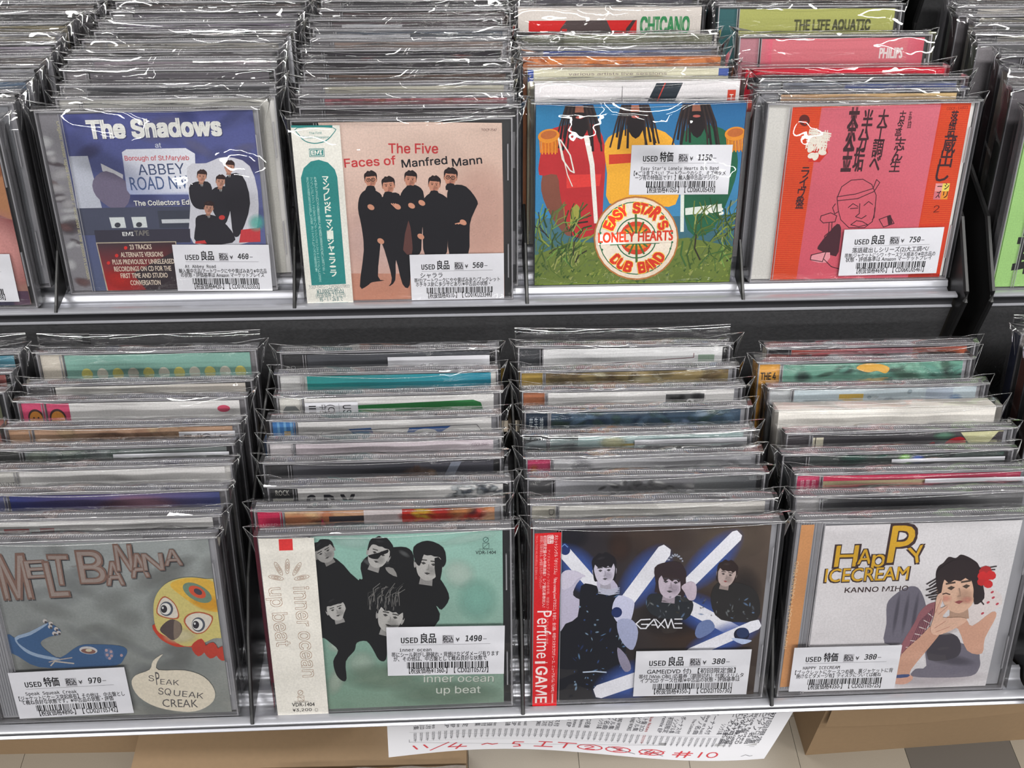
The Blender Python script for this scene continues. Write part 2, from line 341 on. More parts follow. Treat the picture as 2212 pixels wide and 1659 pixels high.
def price_label(parent, y, P0, w, h, rot, kind, price, title, l1, l2, pre, code, tx=.12):
    """P0: lower-left corner in case mm"""
    a = Art(step=.02); W, Hh = w, h; k = (28, 26, 30)
    a.rect(0, 0, W, Hh, (214, 214, 221))
    u = W / 66.; hgt = Hh / 34.
    def t(s_, x0, x1, yy, hh, bold=.014): a.text(s_, (x0 * u, yy * hgt), (x1 * u, yy * hgt), hh * hgt, k, bold, font='mono')
    a.rect(31 * u, 22 * hgt, 37.5 * u, 28 * hgt, (176, 175, 182))
    t('USED', 8, 17.3, 23, 3.5, .02); t(kind, 19, 27.5, 23.3, 3.7, .025); t('税込', 31.3, 37.2, 23.3, 2.8); t('¥', 38.5, 40.7, 23.4, 2.6)
    nx = 53 - 3 * (4 - len(price)) * .6
    a.text(price, (44 * u, 23.6 * hgt), (nx * u, 23.6 * hgt), 3.8 * hgt, k, .02, shear=.08, font='mono'); a.line([(nx * u + 1, 25 * hgt), (nx * u + 3, 25 * hgt)], .35, k)
    a.line([(8 * u, 21.6 * hgt), (58 * u, 21.6 * hgt)], .22, (120, 120, 125))
    if title: t(title, 7, min(7 + 1.62 * len(title.encode('utf-8')) * (.8 if ord(title[0]) > 255 else 1.), 58), 17, 2.2)
    if l1: t(l1, 2.5, 63 if len(l1) > 22 else 2.5 + 2.5 * len(l1), 13.4, 1.9)
    if l2: t(l2, 3.5, 61 if len(l2) > 22 else 3.5 + 2.5 * len(l2), 10.4, 1.9)
    rnd = random.Random(code); x = 11.; nb = len(a.v); nf = len(a.f)
    while x < 57:
        bw = rnd.choice([.35, .35, .7, .9]); a.raw([(x * u, 5 * hgt), ((x + bw) * u, 5 * hgt), ((x + bw) * u, 9.4 * hgt), (x * u, 9.4 * hgt)], [rgb(k)] * 4); x += bw + rnd.choice([.35, .4, .8])
    bar = Art(step=.02); bar.v, bar.f, bar.c = a.v[nb:], [tuple(i - nb for i in f) for f in a.f[nf:]], a.c[nb:]; a.v, a.f, a.c = a.v[:nb], a.f[:nf], a.c[:nb]; a.k += 1
    t('【税抜価格¥' + pre + '-】【 ' + code + '】', 12, 57, 1.6, 2.5)
    r = math.radians(rot); c, s_ = math.cos(r), math.sin(r)
    for q in (a, bar): q.v = [(P0[0] + x * c - z * s_, yy, P0[1] + x * s_ + z * c) for x, yy, z in q.v]
    bar.v = [(x, 1, z) for x, yy, z in bar.v]
    o = a.stack('price_label', parent, y, M_LABEL); bar.stack('barcode', o, y - .06, M_LABEL); o['label'] = 'white barcode price label reading ' + price
    return o
# ------------------------------------------------------------------ rack geometry
LEAN = (0.38077, 0.32439)            # how far the cases lean back in each tier
TY, TZ = 0.24246, 0.11907            # step from the lower tier to the upper one
PITCHV = 0.0178                      # spacing of the grooves
def prof_floor(n, P=17.8):
    p = [(-2.6, -9.6), (-2.2, -5), (-2.6, -2.6), (-4.6, -1.0), (-6.4, -.3), (-6.4, .8), (-5.6, 1.3), (-1.2, 1.3), (-.6, .9), (-.4, -1.2)]
    for k in range(n):
        v = k * P; q = P - 17.8
        p += [(v + 1.2, -3.0), (v + 3.5, -4.6), (v + 6, -5.5), (v + 8.4, -5.8), (v + 10.6, -5.2), (v + 12.4 + q, -3.4), (v + 13.9 + q, -1.6)]
        if k < n - 1: p += [(v + 14.4 + q, -.4), (v + 14.9 + q, -.1), (v + 16.9 + q, -.1), (v + 17.2 + q, -.5), (v + 17.3 + q, -2.2)]
    e = (n - 1) * P + 14
    return p + [(e, -.4), (e, -8), (0, -8), (-1.2, -6.4), (-1.6, -9.6)]
PROFS = [prof_floor(12, 17.8), prof_floor(14, 15.8)]
def rack_tier(root, x0, x1, ty, tz, n, closed=True):
    P = 17.8 if ty == 0 else 15.8
    g = MB(); g.prism([(y + ty * 1000, z + tz * 1000) for y, z in prof_floor(n, P)], x0 * 1000, x1 * 1000)
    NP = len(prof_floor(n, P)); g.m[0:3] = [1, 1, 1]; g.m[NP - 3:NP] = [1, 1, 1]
    o = obj('grooved_shelf', g.mesh('grooved_shelf', [M_SILVER, M_RAIL_SHADE]), root)
    for p in o.data.polygons: p.use_smooth = len(p.vertices) == 4
    o.data.set_sharp_from_angle(angle=math.radians(40))
    g = MB(); g.prism([((ty * 1000) + a, tz * 1000 + b) for a, b in [(-2.7, -9.6), (-4.3, -10.2), (-4.3, -10.8), (-1, -10.8), (-1, -9.6)]], x0 * 1000, x1 * 1000)
    obj('rail_lip', g.mesh('rail_lip', [M_SILVER]), root)
    if closed:
        g = MB(); g.box(x0 * 1000, x1 * 1000, ty * 1000 - 3.4, ty * 1000 - 1.4, tz * 1000 - 119, tz * 1000 - 11)
        obj('front_panel', g.mesh('front_panel', [M_FASCIA]), root)
def divider(root, x, ty, tz, lean=0.0, hgt=1.0, ln=205):
    prof = [(y, z) for y, z in [(-6, 1.5), (-2, 6), (10, 22), (28, 44), (55, 66), (95, 82), (150, 92), (205, 96)] if y <= ln]; prof.append((prof[-1][0], .5))
    g = MB(); t = 1.6
    v = [(x * 1000 + s * t + lean * z, y + ty * 1000, z * hgt + tz * 1000) for s in (-.5, .5) for y, z in prof]; n = len(prof); b = 0
    g.v += v
    for i in range(n): j = (i + 1) % n; g.f.append((i, j, n + j, n + i)); g.m.append(0)
    g.f.append(tuple(range(n - 1, -1, -1))); g.f.append(tuple(range(n, 2 * n))); g.m += [0, 0]
    g.tube([(x * 1000 + lean * z, y + ty * 1000, z * hgt + tz * 1000) for y, z in prof[:-1]], 1.25, 6)
    obj('divider', g.mesh('divider', [M_BLACK]), root)
def side_panel(root, x):
    # stepped steel end plate following both tiers
    P = []
    for ty, tz in ((0, 0), (TY * 1000, TZ * 1000), (2 * TY * 1000, 2 * TZ * 1000)):
        P += [(ty - 11, tz - (30 if ty else 12)), (ty - 13, tz + 2), (ty - 10, tz + 8), (ty + 30, tz + 42), (ty + 110, tz + 64), (ty + 185, tz + 70), (ty + 222, tz + 66)]
    P = P[:-1] + [(700, 300), (700, -14)]
    g = MB(); X = x * 1000
    n = len(P); g.v += [(X + s, y, z) for s in (-1.2, 1.2) for y, z in P]
    for i in range(n): j = (i + 1) % n; g.f.append((i, j, n + j, n + i)); g.m.append(0)
    g.f.append(tuple(range(n - 1, -1, -1))); g.f.append(tuple(range(n, 2 * n))); g.m += [0, 0]
    g.tube([(X, y, z) for y, z in P[:20]], 2.0, 6)
    obj('end_plate', g.mesh('end_plate', [M_BLACK]), root)

rack = tag(empty('display_rack', (0, 0, 0)), 'grey two-tier metal CD rack with grooved silver shelves, filling most of the frame', 'display rack')
for (ty, tz) in ((0, 0), (TY, TZ), (2 * TY, 2 * TZ)):
    rack_tier(rack, -.62, .331, ty, tz, 12 if ty == 0 else 14, closed=ty > 0)
for x, ln in ((-.3014, 60), (-.1475, 205), (.0148, 205), (.1670, 205)): divider(rack, x, 0, 0, 0, 1., ln)
for x, ln in ((-.455, 95), (-.2925, 60), (-.1318, 95), (.0278, 60), (.1787, 50)): divider(rack, x, TY, TZ, 0, .62, ln)
side_panel(rack, .3335)
g = MB(); g.box(-620, 331, 12, 235, -16, -8.2)
obj('shelf_tray', g.mesh('shelf_tray', [M_BLACK]), rack)
rack2 = tag(empty('display_rack', (0, 0, 0)), 'second black-sided CD rack cut off by the right edge of the frame', 'display rack')
for (ty, tz) in ((0, 0), (TY, TZ), (2 * TY, 2 * TZ)):
    rack_tier(rack2, .3545, .75, ty, tz, 12 if ty == 0 else 14, closed=ty > 0)
side_panel(rack2, .352)
g = MB(); g.box(354, 750, 12, 235, -16, -8.2)
obj('shelf_tray', g.mesh('shelf_tray', [M_BLACK]), rack2)

# ------------------------------------------------------------------ CD case pieces shared by all cases
T = 10.4
def frame_bars(g, x0, x1, z0, z1, y0, y1, w, mi=0, sides='lrdu'):
    if 'l' in sides: g.box(x0, x0 + w, y0, y1, z0, z1, mi=mi)
    if 'r' in sides: g.box(x1 - w, x1, y0, y1, z0, z1, mi=mi)
    if 'd' in sides: g.box(x0 + w, x1 - w, y0, y1, z0, z0 + w, mi=mi)
    if 'u' in sides: g.box(x0 + w, x1 - w, y0, y1, z1 - w, z1, mi=mi)
def mk_lid():
    g = MB()
    g.box(-71, 71, 0, 3.6, 0, 125, skip='b', mi=0)                          # clear lid shell
    frame_bars(g, -70.9, 70.9, .1, 124.9, .15, 3.5, .9, 1, 'rdu')
    g.box(-70.9, -70.1, .15, 3.5, .1, 124.9, mi=1)
    for x in (-56.2, -54.6): g.box(x - .22, x + .22, .3, 1.2, 2, 123, mi=1)   # fine ribs beside the hinge
    for z in (28, 96): g.box(67.4, 68.2, .2, 1.6, z - 12, z + 12, mi=1)       # booklet tabs at the opening edge
    for x in (-34, 38): g.box(x - 7, x + 7, .1, 3.6, 124.92, 125.15, mi=2)
    return g.mesh('lid', [M_CLEAR, M_EDGE, M_TAB])
def mk_base():
    g = MB(); g.box(-71, 71, 3.8, T, 0, 125, skip='f', mi=0)
    frame_bars(g, -70.9, 70.9, .1, 124.9, 4.0, T - .2, .8, 1)
    n = 100                                                                  # fine teeth along the top of the tray
    for i in range(n):
        x = -67 + i * 1.34; g.box(x, x + .75, 4.4, 6.6, 124.9, 125.35, skip='d', mi=2)
    return g.mesh('case_back', [M_CLEAR, M_EDGE, M_RIDGE])
def mk_tray(mat):
    g = MB(); g.box(-69.6, 69.6, 4.2, 9.3, 1.4, 123.4)
    for i in range(9): x = -69 + i * 1.45; g.box(x, x + .6, 3.7, 4.3, 3, 122)
    return g.mesh('tray', [mat])
LID, BASE = mk_lid(), mk_base(); TRAY = {k: mk_tray(m) for k, m in M_TRAY.items()}

def mk_bag(seed, tall=0., wrink=1.0, th=T):
    R = random.Random(seed); g = MB(); X = 72.6; y0, y1 = -1.25, th + 1.0; z1 = 126.4
    W = [(R.uniform(.5, 2.2), R.uniform(0, 6), R.uniform(.04, .2)) for _ in range(4)]
    fx = lambda u: (u - .5) * 2 * X
    def sag(u, a=1.0): return a * sum(c * math.sin(f * 6.28 * u * 1.4 + p) for f, p, c in W) * 2.2 * wrink
    def front(u, v):
        x = fx(u); z = 1.6 + v * (z1 - 1.6); q = min(max((v - .42) / .25, 0), 1) * min(1, (1 - v) / .06) * min(1, u / .05, (1 - u) / .05)
        y = y0 + .22 * wrink * math.sin(u * 9 + seed) * math.sin(v * 7 + seed * 2) * (1 - v) + .5 * wrink * math.exp(-((v - .96) / .02) ** 2) * math.sin(u * 5 + seed)
        y += q * .75 * wrink ** 1.5 * (math.sin(u * 6.3 + seed) * math.sin(v * 8 + seed * 1.7) + .4 * math.sin(u * 13 + v * 9 + seed))
        return (x, min(y, -.85), z)
    g.grid(front, 26, 30)
    g.grid(lambda u, v: (fx(u), y0 + (y1 - y0) * v, z1 + sag(u) * .35 + 1.1 * math.sin(v * 3.14) + .5 * wrink * math.sin(u * 20 + v * 5 + seed) * math.sin(v * 3.14)), 40, 6, 1)
    g.grid(lambda u, v: (X, y0 + (y1 - y0) * u, 1.6 + v * (z1 - 1.6)), 3, 10); g.grid(lambda u, v: (-X, y1 + (y0 - y1) * u, 1.6 + v * (z1 - 1.6)), 3, 10)
    g.grid(lambda u, v: (-fx(u), y1, 1.6 + v * (z1 + (tall if tall else 0) - 1.6)), 8, 8)
    if tall:
        g.grid(lambda u, v: (fx(u), y1 - .8 * math.sin(v * 3) * (1 + .5 * math.sin(u * 9)), z1 + v * tall * (1 - .25 * math.sin(u * 3.14))), 16, 3)
        g.tube([(fx(i / 16), y1, z1 + tall * (1 - .25 * math.sin(i / 16 * 3.14))) for i in range(17)], .22, 4, 2)
        g.box(-X + 1, -X + 34, y1 - .3, y1 - .1, z1 + .5, z1 + tall * .95, mi=0)
    for s in (-1, 1):                                                         # crumpled ears at the top corners
        k = R.uniform(.55, 1.15) * (.5 + .5 * min(wrink, 1.3)); tip = (s * (X + 5.5 * k + 1), 3 + R.uniform(-2, 3), z1 + 5.5 * k)
        a, b, c, d = (s * X, y0, z1), (s * X, y1, z1 + .5), (s * X, y0 + 2, z1 - 16 * k), (s * (X - 13 * k), y1 * .5, z1 + 1.5)
        mid = tuple((p + q + r_) / 3 + R.uniform(-.9, .9) for p, q, r_ in zip(a, tip, c)); mid2 = tuple((p + q + r_) / 3 + R.uniform(-.9, .9) for p, q, r_ in zip(b, tip, d))
        bs = len(g.v); g.v += [a, b, c, d, tip, mid, mid2]
        for f in ((0, 4, 5), (4, 2, 5), (2, 0, 5), (1, 4, 6), (4, 3, 6)): g.f.append(tuple(bs + i for i in f)); g.m.append(0)
        g.tube([a, tip, b], .07, 4, 2); g.tube([tip, mid, c], .05, 4, 2); g.tube([tip, mid2, d], .06, 4, 2)
    # creases along the upper edges, their glint put into whitish tubes
    g.tube([(fx(i / 24), y0 - .05, z1 + sag(i / 24) * .35 - .2) for i in range(25)], .17, 4, 2)
    g.tube([(fx(i / 24) * .96, y0 + 4 + 1.5 * math.sin(i / 24 * 3.1 + seed), z1 + 1.2 + sag(i / 24) * .35) for i in range(25)], .12, 4, 2)
    q = R.uniform(1.6, 4.2)
    g.tube([(fx(i / 24), y0 - .2, z1 - .6 - q * math.sin(i / 24 * 3.14) + .4 * math.sin(i / 3. + seed)) for i in range(25)], .11, 4, 2)
    return g.mesh('bag', [M_FILM, M_FOLD, M_CREASE_GLINT], smooth=True)
BAGS = [mk_bag(i, 0, 1.0) for i in range(5)]; BAGS_W = [mk_bag(20 + i, 0, 1.7) for i in range(4)]
BAG_TALL = [mk_bag(40 + i, 8.5, 1.0) for i in range(2)]
def mk_sleeve(th, mat):
    g = MB(); g.box(-69.5, 69.5, 0, th, 0, 125); return g.mesh('sleeve_box', [mat])
M_CARD = {}
def card(col):
    if col not in M_CARD: M_CARD[col] = plain('card_' + '_'.join(map(str, col)), col, .45, noise=.08)
    return M_CARD[col]

GROUPN = {0: 'lower tier', 1: 'upper tier'}
def new_case(t, x, v, label, tray='grey', bag=None, name='cd_case', lean=0., yaw=0., sleeve=None, th=T):
    ly = math.sin(0); rx = -(LEAN[t] + lean)
    sl = math.tan(LEAN[t] + lean); v = max(v, 0); d0 = v * 1000       # rest on whatever part of the grooves lies under the case
    lift = max([z + min(y - d0, th) * sl + .25 for y, z in PROFS[t] if -.6 <= y - d0 <= th + 1.8] + [0.]) * .001 if v > .0008 else 0.
    root = empty(name, (x, TY * t + v, TZ * t + .0002 + min(lift, .0055)), (rx, 0, yaw)); tag(root, label, 'CD case', 'bagged CD cases filed in the ' + GROUPN[t])
    if sleeve is None:
        obj('lid', LID, root); obj('case_back', BASE, root); obj('tray', TRAY[tray], root)
    else:
        obj('sleeve_box', mk_sleeve(th, card(sleeve)), root)
    if bag is not None: obj('bag', bag, root)
    return root
def booklet(root, col, ops=(), left=None, x0=17., z0=2.):
    """cover sheet seen through the lid, plus a strip beside the hinge; ops draw on it in case mm"""
    a = Art(clip=(x0, z0, 137.2, 122.6)); a.rect(x0, z0, 137.2, 122.6, col)
    run(a, ops); a.stack('booklet', root, 2.2)
    if left:
        b = Art(clip=(1.2, 1.5, 15.5, 123)); b.rect(1.2, 1.5, 15.2, 123, left[0]); run(b, left[1:]); b.stack('spine_card', root, 3.2)
def run(a, ops):
    for o in ops:
        k = o[0]
        if k == 'r': a.rect(*o[1:5], o[5])
        elif k == 'g': x0, y0, x1, y1, c1, c2 = o[1:]; a.poly([(x0, y0), (x1, y0), (x1, y1), (x0, y1)], [c1, c2, c2, c1])
        elif k == 'e': a.ell(o[1], o[2], o[3], o[4], o[5])
        elif k == 'w': a.glow(o[1], o[2], o[3], o[4], o[5])
        elif k == 't': a.text(o[1], (o[2], o[3]), (o[4], o[3]), o[5], o[6], o[7] if len(o) > 7 else 0.)
        elif k == 'v': a.text(o[1], (o[2], o[3]), (o[2], o[4]), o[5], o[6], o[7] if len(o) > 7 else 0.)     # reads downwards
        elif k == 'V': a.vtext(o[1], (o[2], o[3]), (o[2], o[4]), o[5], o[6])
        elif k == 'p': a.poly(o[1], o[2], o[3] if len(o) > 3 else 0)
        elif k == 'l': a.line(o[1], o[2], o[3])
        elif k == 'n':                                      # loose mottling for photographic areas
            x0, y0, x1, y1, cols, n, r, sd = o[1:]; R = random.Random(sd)
            for _ in range(n): a.glow(R.uniform(x0, x1), R.uniform(y0, y1), r * R.uniform(.5, 1.6), r * R.uniform(.25, .8), R.choice(cols), rot=R.uniform(-30, 30), a=.8, n=8)
WHITE_L = (214, 214, 221); INK = (28, 26, 30)
def side_label(root, x0, x1, z=121.5, txt=True, rot=False, price='390', z0=88):
    """the upper part of a price label on a case further back"""
    a = Art(step=.02); a.rect(x0, z0, x1, z, WHITE_L)
    if rot:
        a.text('USED', (x1 - 9.5, z - 2), (x1 - 9.5, z - 14), 5, INK, .01); a.text('¥ ' + price, (x1 - 9.5, z - 19), (x1 - 9.5, z - 31), 5, INK)
        a.line([(x1 - 12, z - 1), (x1 - 12, z0 + 1)], .25, (120, 120, 125)); a.text('(CLEAR)', (x1 - 19, z - 1.5), (x1 - 19, z - 20), 3.2, INK, .01); a.text('中古品の状態', (x1 - 24, z - 1.5), (x1 - 24, z - 24), 2.6, INK)
        R = random.Random(price); q = z - 2
        while q > z - 30: w = R.choice([.4, .8]); a.raw([(x1 - 31, q - w), (x1 - 26.5, q - w), (x1 - 26.5, q), (x1 - 31, q)], [rgb(INK)] * 4); q -= w + R.choice([.4, .8])
    elif txt:
        w = (x1 - x0) / 66.; a.text('USED', (x0 + 10 * w, z - 11.6), (x0 + 20 * w, z - 11.6), 4, INK, .01); a.text('良品', (x0 + 21 * w, z - 11.4), (x0 + 30 * w, z - 11.4), 4, INK)
        a.rect(x0 + 33 * w, z - 11.6, x0 + 39 * w, z - 7, (176, 175, 182)); a.text(price, (x0 + 46 * w, z - 11.6), (x0 + 55 * w, z - 11.6), 4.2, INK)
    o = a.stack('price_label', root, -.35, M_LABEL)
def side_spine(root, col, texts=(), th=T, x=-71.25):
    """print on the left edge of a case: the inlay's spine"""
    a = Art(); a.rect(1.2, 1.5, th - .8, 123.5, col)
    for s, y, z0_, z1_, h, c in texts:
        if z0_ > z1_: a.text(s, (y, z0_), (y, z1_), h, c)
        else: a.text(s, (y, z0_), (y, z1_), h, c)
    # the strip lies in the y-z plane: art x runs from the back (0) to the front
    a.settle(); me = bpy.data.meshes.new('spine_print')
    v = [(x + p[1] * 1.0, th - p[0], p[2]) for p in a.v]
    me.from_pydata([(q[0] * .001, q[1] * .001, q[2] * .001) for q in v], [], a.f); me.materials.append(M_PRINT)
    at = me.attributes.new('Col', 'FLOAT_COLOR', 'POINT'); at.data.foreach_set('color', np.array(a.c, dtype=np.float32).ravel())
    obj('spine_print', me, root)
ORD = ['', 'first', 'second', 'third', 'fourth', 'fifth', 'sixth', 'seventh', 'eighth', 'ninth', 'tenth', 'eleventh', 'twelfth']
# ------------------------------------------------------------------ the front case of each column, with its full cover
def corners(pl, a, BL, BR, TL):
    p, q, r = a.m(BL), a.m(BR), a.m(TL); w = math.hypot(q[0] - p[0], q[1] - p[1]); h = math.hypot(r[0] - p[0], r[1] - p[1])
    return p, w, h, math.degrees(math.atan2(q[1] - p[1], q[0] - p[0]))
def K(c, dx=0, dy=0): return [(x + dx, y + dy) for x, y in c]

# --- pale green cover with a black-clad group (lower tier, second column)
QI = [(555, 1166), (1101, 1140), (1103, 1528), (601, 1547)]
c = new_case(0, -.062, 0, 'bagged CD case, pale green cover of black-clad group, front of lower tier', 'black', mk_bag(1, 0, .7), yaw=.006)
a = Art(QI, (2.967, 520, 1100), clip=(16, 1.2, 137, 123)); W = (226, 222, 214); B = (17, 18, 20)
a.poly([(430, 170), (1665, 140), (1672, 1290), (555, 1325)], [(150, 196, 184), (158, 202, 190), (128, 150, 134), (118, 148, 130)])
for x, y, rx, ry, cc, r in [(1380, 430, 130, 110, (196, 216, 206), 20), (700, 230, 180, 60, (178, 210, 202), 5), (1450, 200, 260, 40, (180, 214, 204), -12), (760, 1010, 110, 90, (176, 196, 182), 0), (620, 900, 90, 50, (196, 210, 198), 0), (1500, 600, 150, 160, (138, 192, 178), 0), (900, 1100, 300, 100, (124, 146, 128), 0), (1300, 1200, 380, 90, (118, 142, 124), 0), (600, 1120, 60, 110, (178, 192, 178), 20)]: a.glow(x, y, rx, ry, cc, r, .75)
a.poly([(440, 330), (600, 345), (740, 480), (960, 560), (1000, 680), (930, 850), (915, 985), (870, 990), (830, 920), (790, 870), (730, 880), (715, 930), (660, 1000), (665, 1110), (640, 1125), (600, 1085), (580, 1000), (610, 930), (560, 880), (520, 850), (440, 820)], B, 3)
a.poly([(755, 370), (850, 290), (1010, 260), (1080, 290), (1110, 380), (1230, 440), (1285, 500), (1320, 590), (1270, 665), (1235, 640), (1255, 730), (1100, 880), (900, 860), (760, 640), (740, 480), (765, 470)], B, 3)
a.poly([(750, 640), (880, 620), (1010, 700), (1020, 900), (800, 880)], B, 3)
for p in [[(780, 345), (850, 320), (870, 350), (800, 380)], [(1010, 285), (1050, 300), (1070, 400), (1040, 380)], [(880, 330), (960, 400), (1000, 440), (950, 430)]]: a.glow(p[0][0] + 20, p[0][1] + 20, 45, 18, (96, 98, 100), 30, .7)
a.poly([(910, 395), (960, 400), (985, 455), (930, 430)], (150, 148, 146), 2)
G = (186, 184, 182)
a.head(866, 312, 72, 84, G, B, 18, fringe=.2); a.poly([(800, 318), (868, 300), (925, 278), (925, 300), (880, 318), (862, 340), (822, 338)], (12, 12, 14), 2)
a.head(1185, 375, 86, 98, G, B, 8, fringe=.2); a.poly([(1100, 350), (1090, 260), (1180, 218), (1280, 260), (1300, 350), (1275, 390), (1268, 330), (1200, 300), (1160, 300), (1130, 380)], B, 3)
a.poly([(1225, 330), (1275, 350), (1260, 480), (1235, 470)], B, 2)
a.head(525, 305, 66, 62, (160, 158, 156), B, -28); a.head(600, 670, 62, 66, G, B, -16)
a.poly([(640, 600), (700, 640), (700, 740), (640, 720), (660, 660)], B, 2)
a.head(940, 715, 84, 92, G, B, 14, fringe=.5)
for i in range(26):
    x0 = 800 + i * 8; y0 = 560 + 30 * math.sin(i); a.line([(x0, y0 + 80), (x0 + 14 * math.sin(i * 2), y0), (x0 + 35, y0 - 26 + 14 * math.cos(i * 1.7))], 4, (120, 118, 116) if i % 3 else (60, 60, 60))
a.ell(1557, 208, 19, 18, (60, 92, 86)); a.ell(1557, 208, 15, 14, (156, 200, 189)); a.line([(1545, 220), (1570, 196)], 3, (60, 92, 86))
a.line([(1538, 230), (1577, 230), (1577, 265), (1538, 265), (1538, 230)], 3, (60, 92, 86)); a.line([(1540, 262), (1575, 232)], 3, (60, 92, 86))
a.text('invitation', (1513, 276), (1603, 274), 13, (60, 80, 76)); a.text('VDR-1404', (1490, 303), (1622, 300), 16, (34, 44, 44), .015)
for t_, x0, x1, y in (('inner ocean', 1155, 1605, 1132), ('up beat', 1235, 1520, 1205)): a.text(t_, (x0 + 3, y + 3), (x1 + 3, y), 46, (110, 124, 112), .01, 3); a.text(t_, (x0, y), (x1, y - 4), 46, (206, 212, 204), .006, 3)
a.stack('booklet', c, 2.4)
a = Art(QI, (2.967, 520, 1100)); a.poly([(112, 205), (460, 195), (555, 1316), (240, 1330)], W)
a.poly([(240, 207), (326, 203), (330, 276), (244, 280)], (212, 52, 52)); BR = (150, 116, 92)
for cx, cy, rr in [(240, 395, 60), (295, 380, -90), (355, 395, -60), (225, 452, 10), (385, 450, -12)]:
    for q in (1, .62, .3): a.line([(cx + 48 * q * math.cos(t) * math.cos(math.radians(rr)) - 14 * q * math.sin(t) * math.sin(math.radians(rr)), cy + 48 * q * math.cos(t) * math.sin(math.radians(rr)) + 14 * q * math.sin(t) * math.cos(math.radians(rr))) for t in [i * .524 for i in range(13)]], 2.6, BR)
for t_, p0, p1 in (('inner ocean', (333, 512), (395, 1082)), ('up beat', (180, 520), (232, 888))):
    a.text(t_, p0, p1, 92, BR, .022, 3); a.text(t_, p0, p1, 92, W, .002, 3)
a.line([(355, 1210), (400, 1210)], 2, BR); a.ell(378, 1180, 17, 16, BR); a.ell(378, 1180, 14, 13, W); a.line([(366, 1192), (392, 1168)], 2, BR); a.line([(362, 1200), (400, 1200), (402, 1232), (364, 1232), (362, 1200)], 2, BR); a.line([(366, 1202), (400, 1230)], 2, BR)
a.text('invitation', (342, 1244), (430, 1242), 12, (90, 74, 64)); a.text('VDR-1404', (328, 1268), (468, 1265), 17, (34, 30, 30), .015); a.text('¥3,200', (332, 1300), (450, 1296), 17, (34, 30, 30), .015); a.ell(478, 1290, 11, 11, (110, 100, 96)); a.ell(478, 1290, 9, 9, W); a.text('L', (474, 1297), (482, 1297), 13, (70, 60, 60))
o = a.stack('obi_strip', c, -.25); o['label'] = 'cream paper strip with red square'
side_spine(c, (205, 50, 92))
P, w, h, r = corners(None, a, (928, 1072), (1671, 1058), (912, 762)); price_label(c, -.5, P, w, h, r, '良品', '1490', 'inner ocean', '帯にシール剥がし跡破れ・背焼けなどダメージ有ります', 'が、その他は、中古盤として概ね良好な状態で', '1360', 'CD02IT05727')

# --- grey cover with a yellow bird (lower tier, leftmost column)
QM = [(464 - 560, 1174), (464, 1162), (510, 1549), (-33, 1568)]
c = new_case(0, -.2275, 0, 'bagged CD case with grey cover of yellow bird head, front left of lower tier', 'clear', mk_bag(2, 0, .7))
a = Art(QM, (3.079, 0, 1120), clip=(15.5, 1.5, 137.5, 123))
a.poly([(-260, 190), (1378, 150), (1525, 1350), (-100, 1400)], [(146, 150, 152), (156, 162, 162), (138, 140, 136), (122, 124, 120)])
R = random.Random(5)
for _ in range(60): a.glow(R.uniform(0, 1500), R.uniform(180, 1350), R.uniform(80, 240), R.uniform(40, 110), R.choice([(126, 128, 126), (154, 158, 158), (140, 144, 146), (120, 120, 118), (160, 166, 164)]), R.uniform(-40, 40), .35, 12)
def fancy(t_, x0, x1, y0, y1, h):
    a.text(t_, (x0 + 7, y0 + 7), (x1 + 7, y1 + 7), h, (60, 60, 64), .03, 3, a=.6); a.text(t_, (x0, y0), (x1, y1), h, (122, 94, 84), .028, 3); a.text(t_, (x0 + 3, y0 - 2), (x1 - 3, y1 - 2), h * .97, (150, 136, 130), -.004, 3)
for args in [('M', 5, 190, 535, 528, 285), ('E', 165, 300, 398, 392, 110), ('L', 315, 440, 520, 515, 225), ('T', 330, 458, 440, 440, 190), ('-', 462, 540, 325, 320, 5), ('B', 525, 695, 430, 428, 205), ('A', 700, 815, 445, 442, 150), ('N', 770, 880, 350, 350, 165), ('A', 868, 985, 395, 390, 150), ('N', 950, 1085, 348, 345, 105), ('A', 1092, 1208, 318, 314, 100)]: fancy(*args)
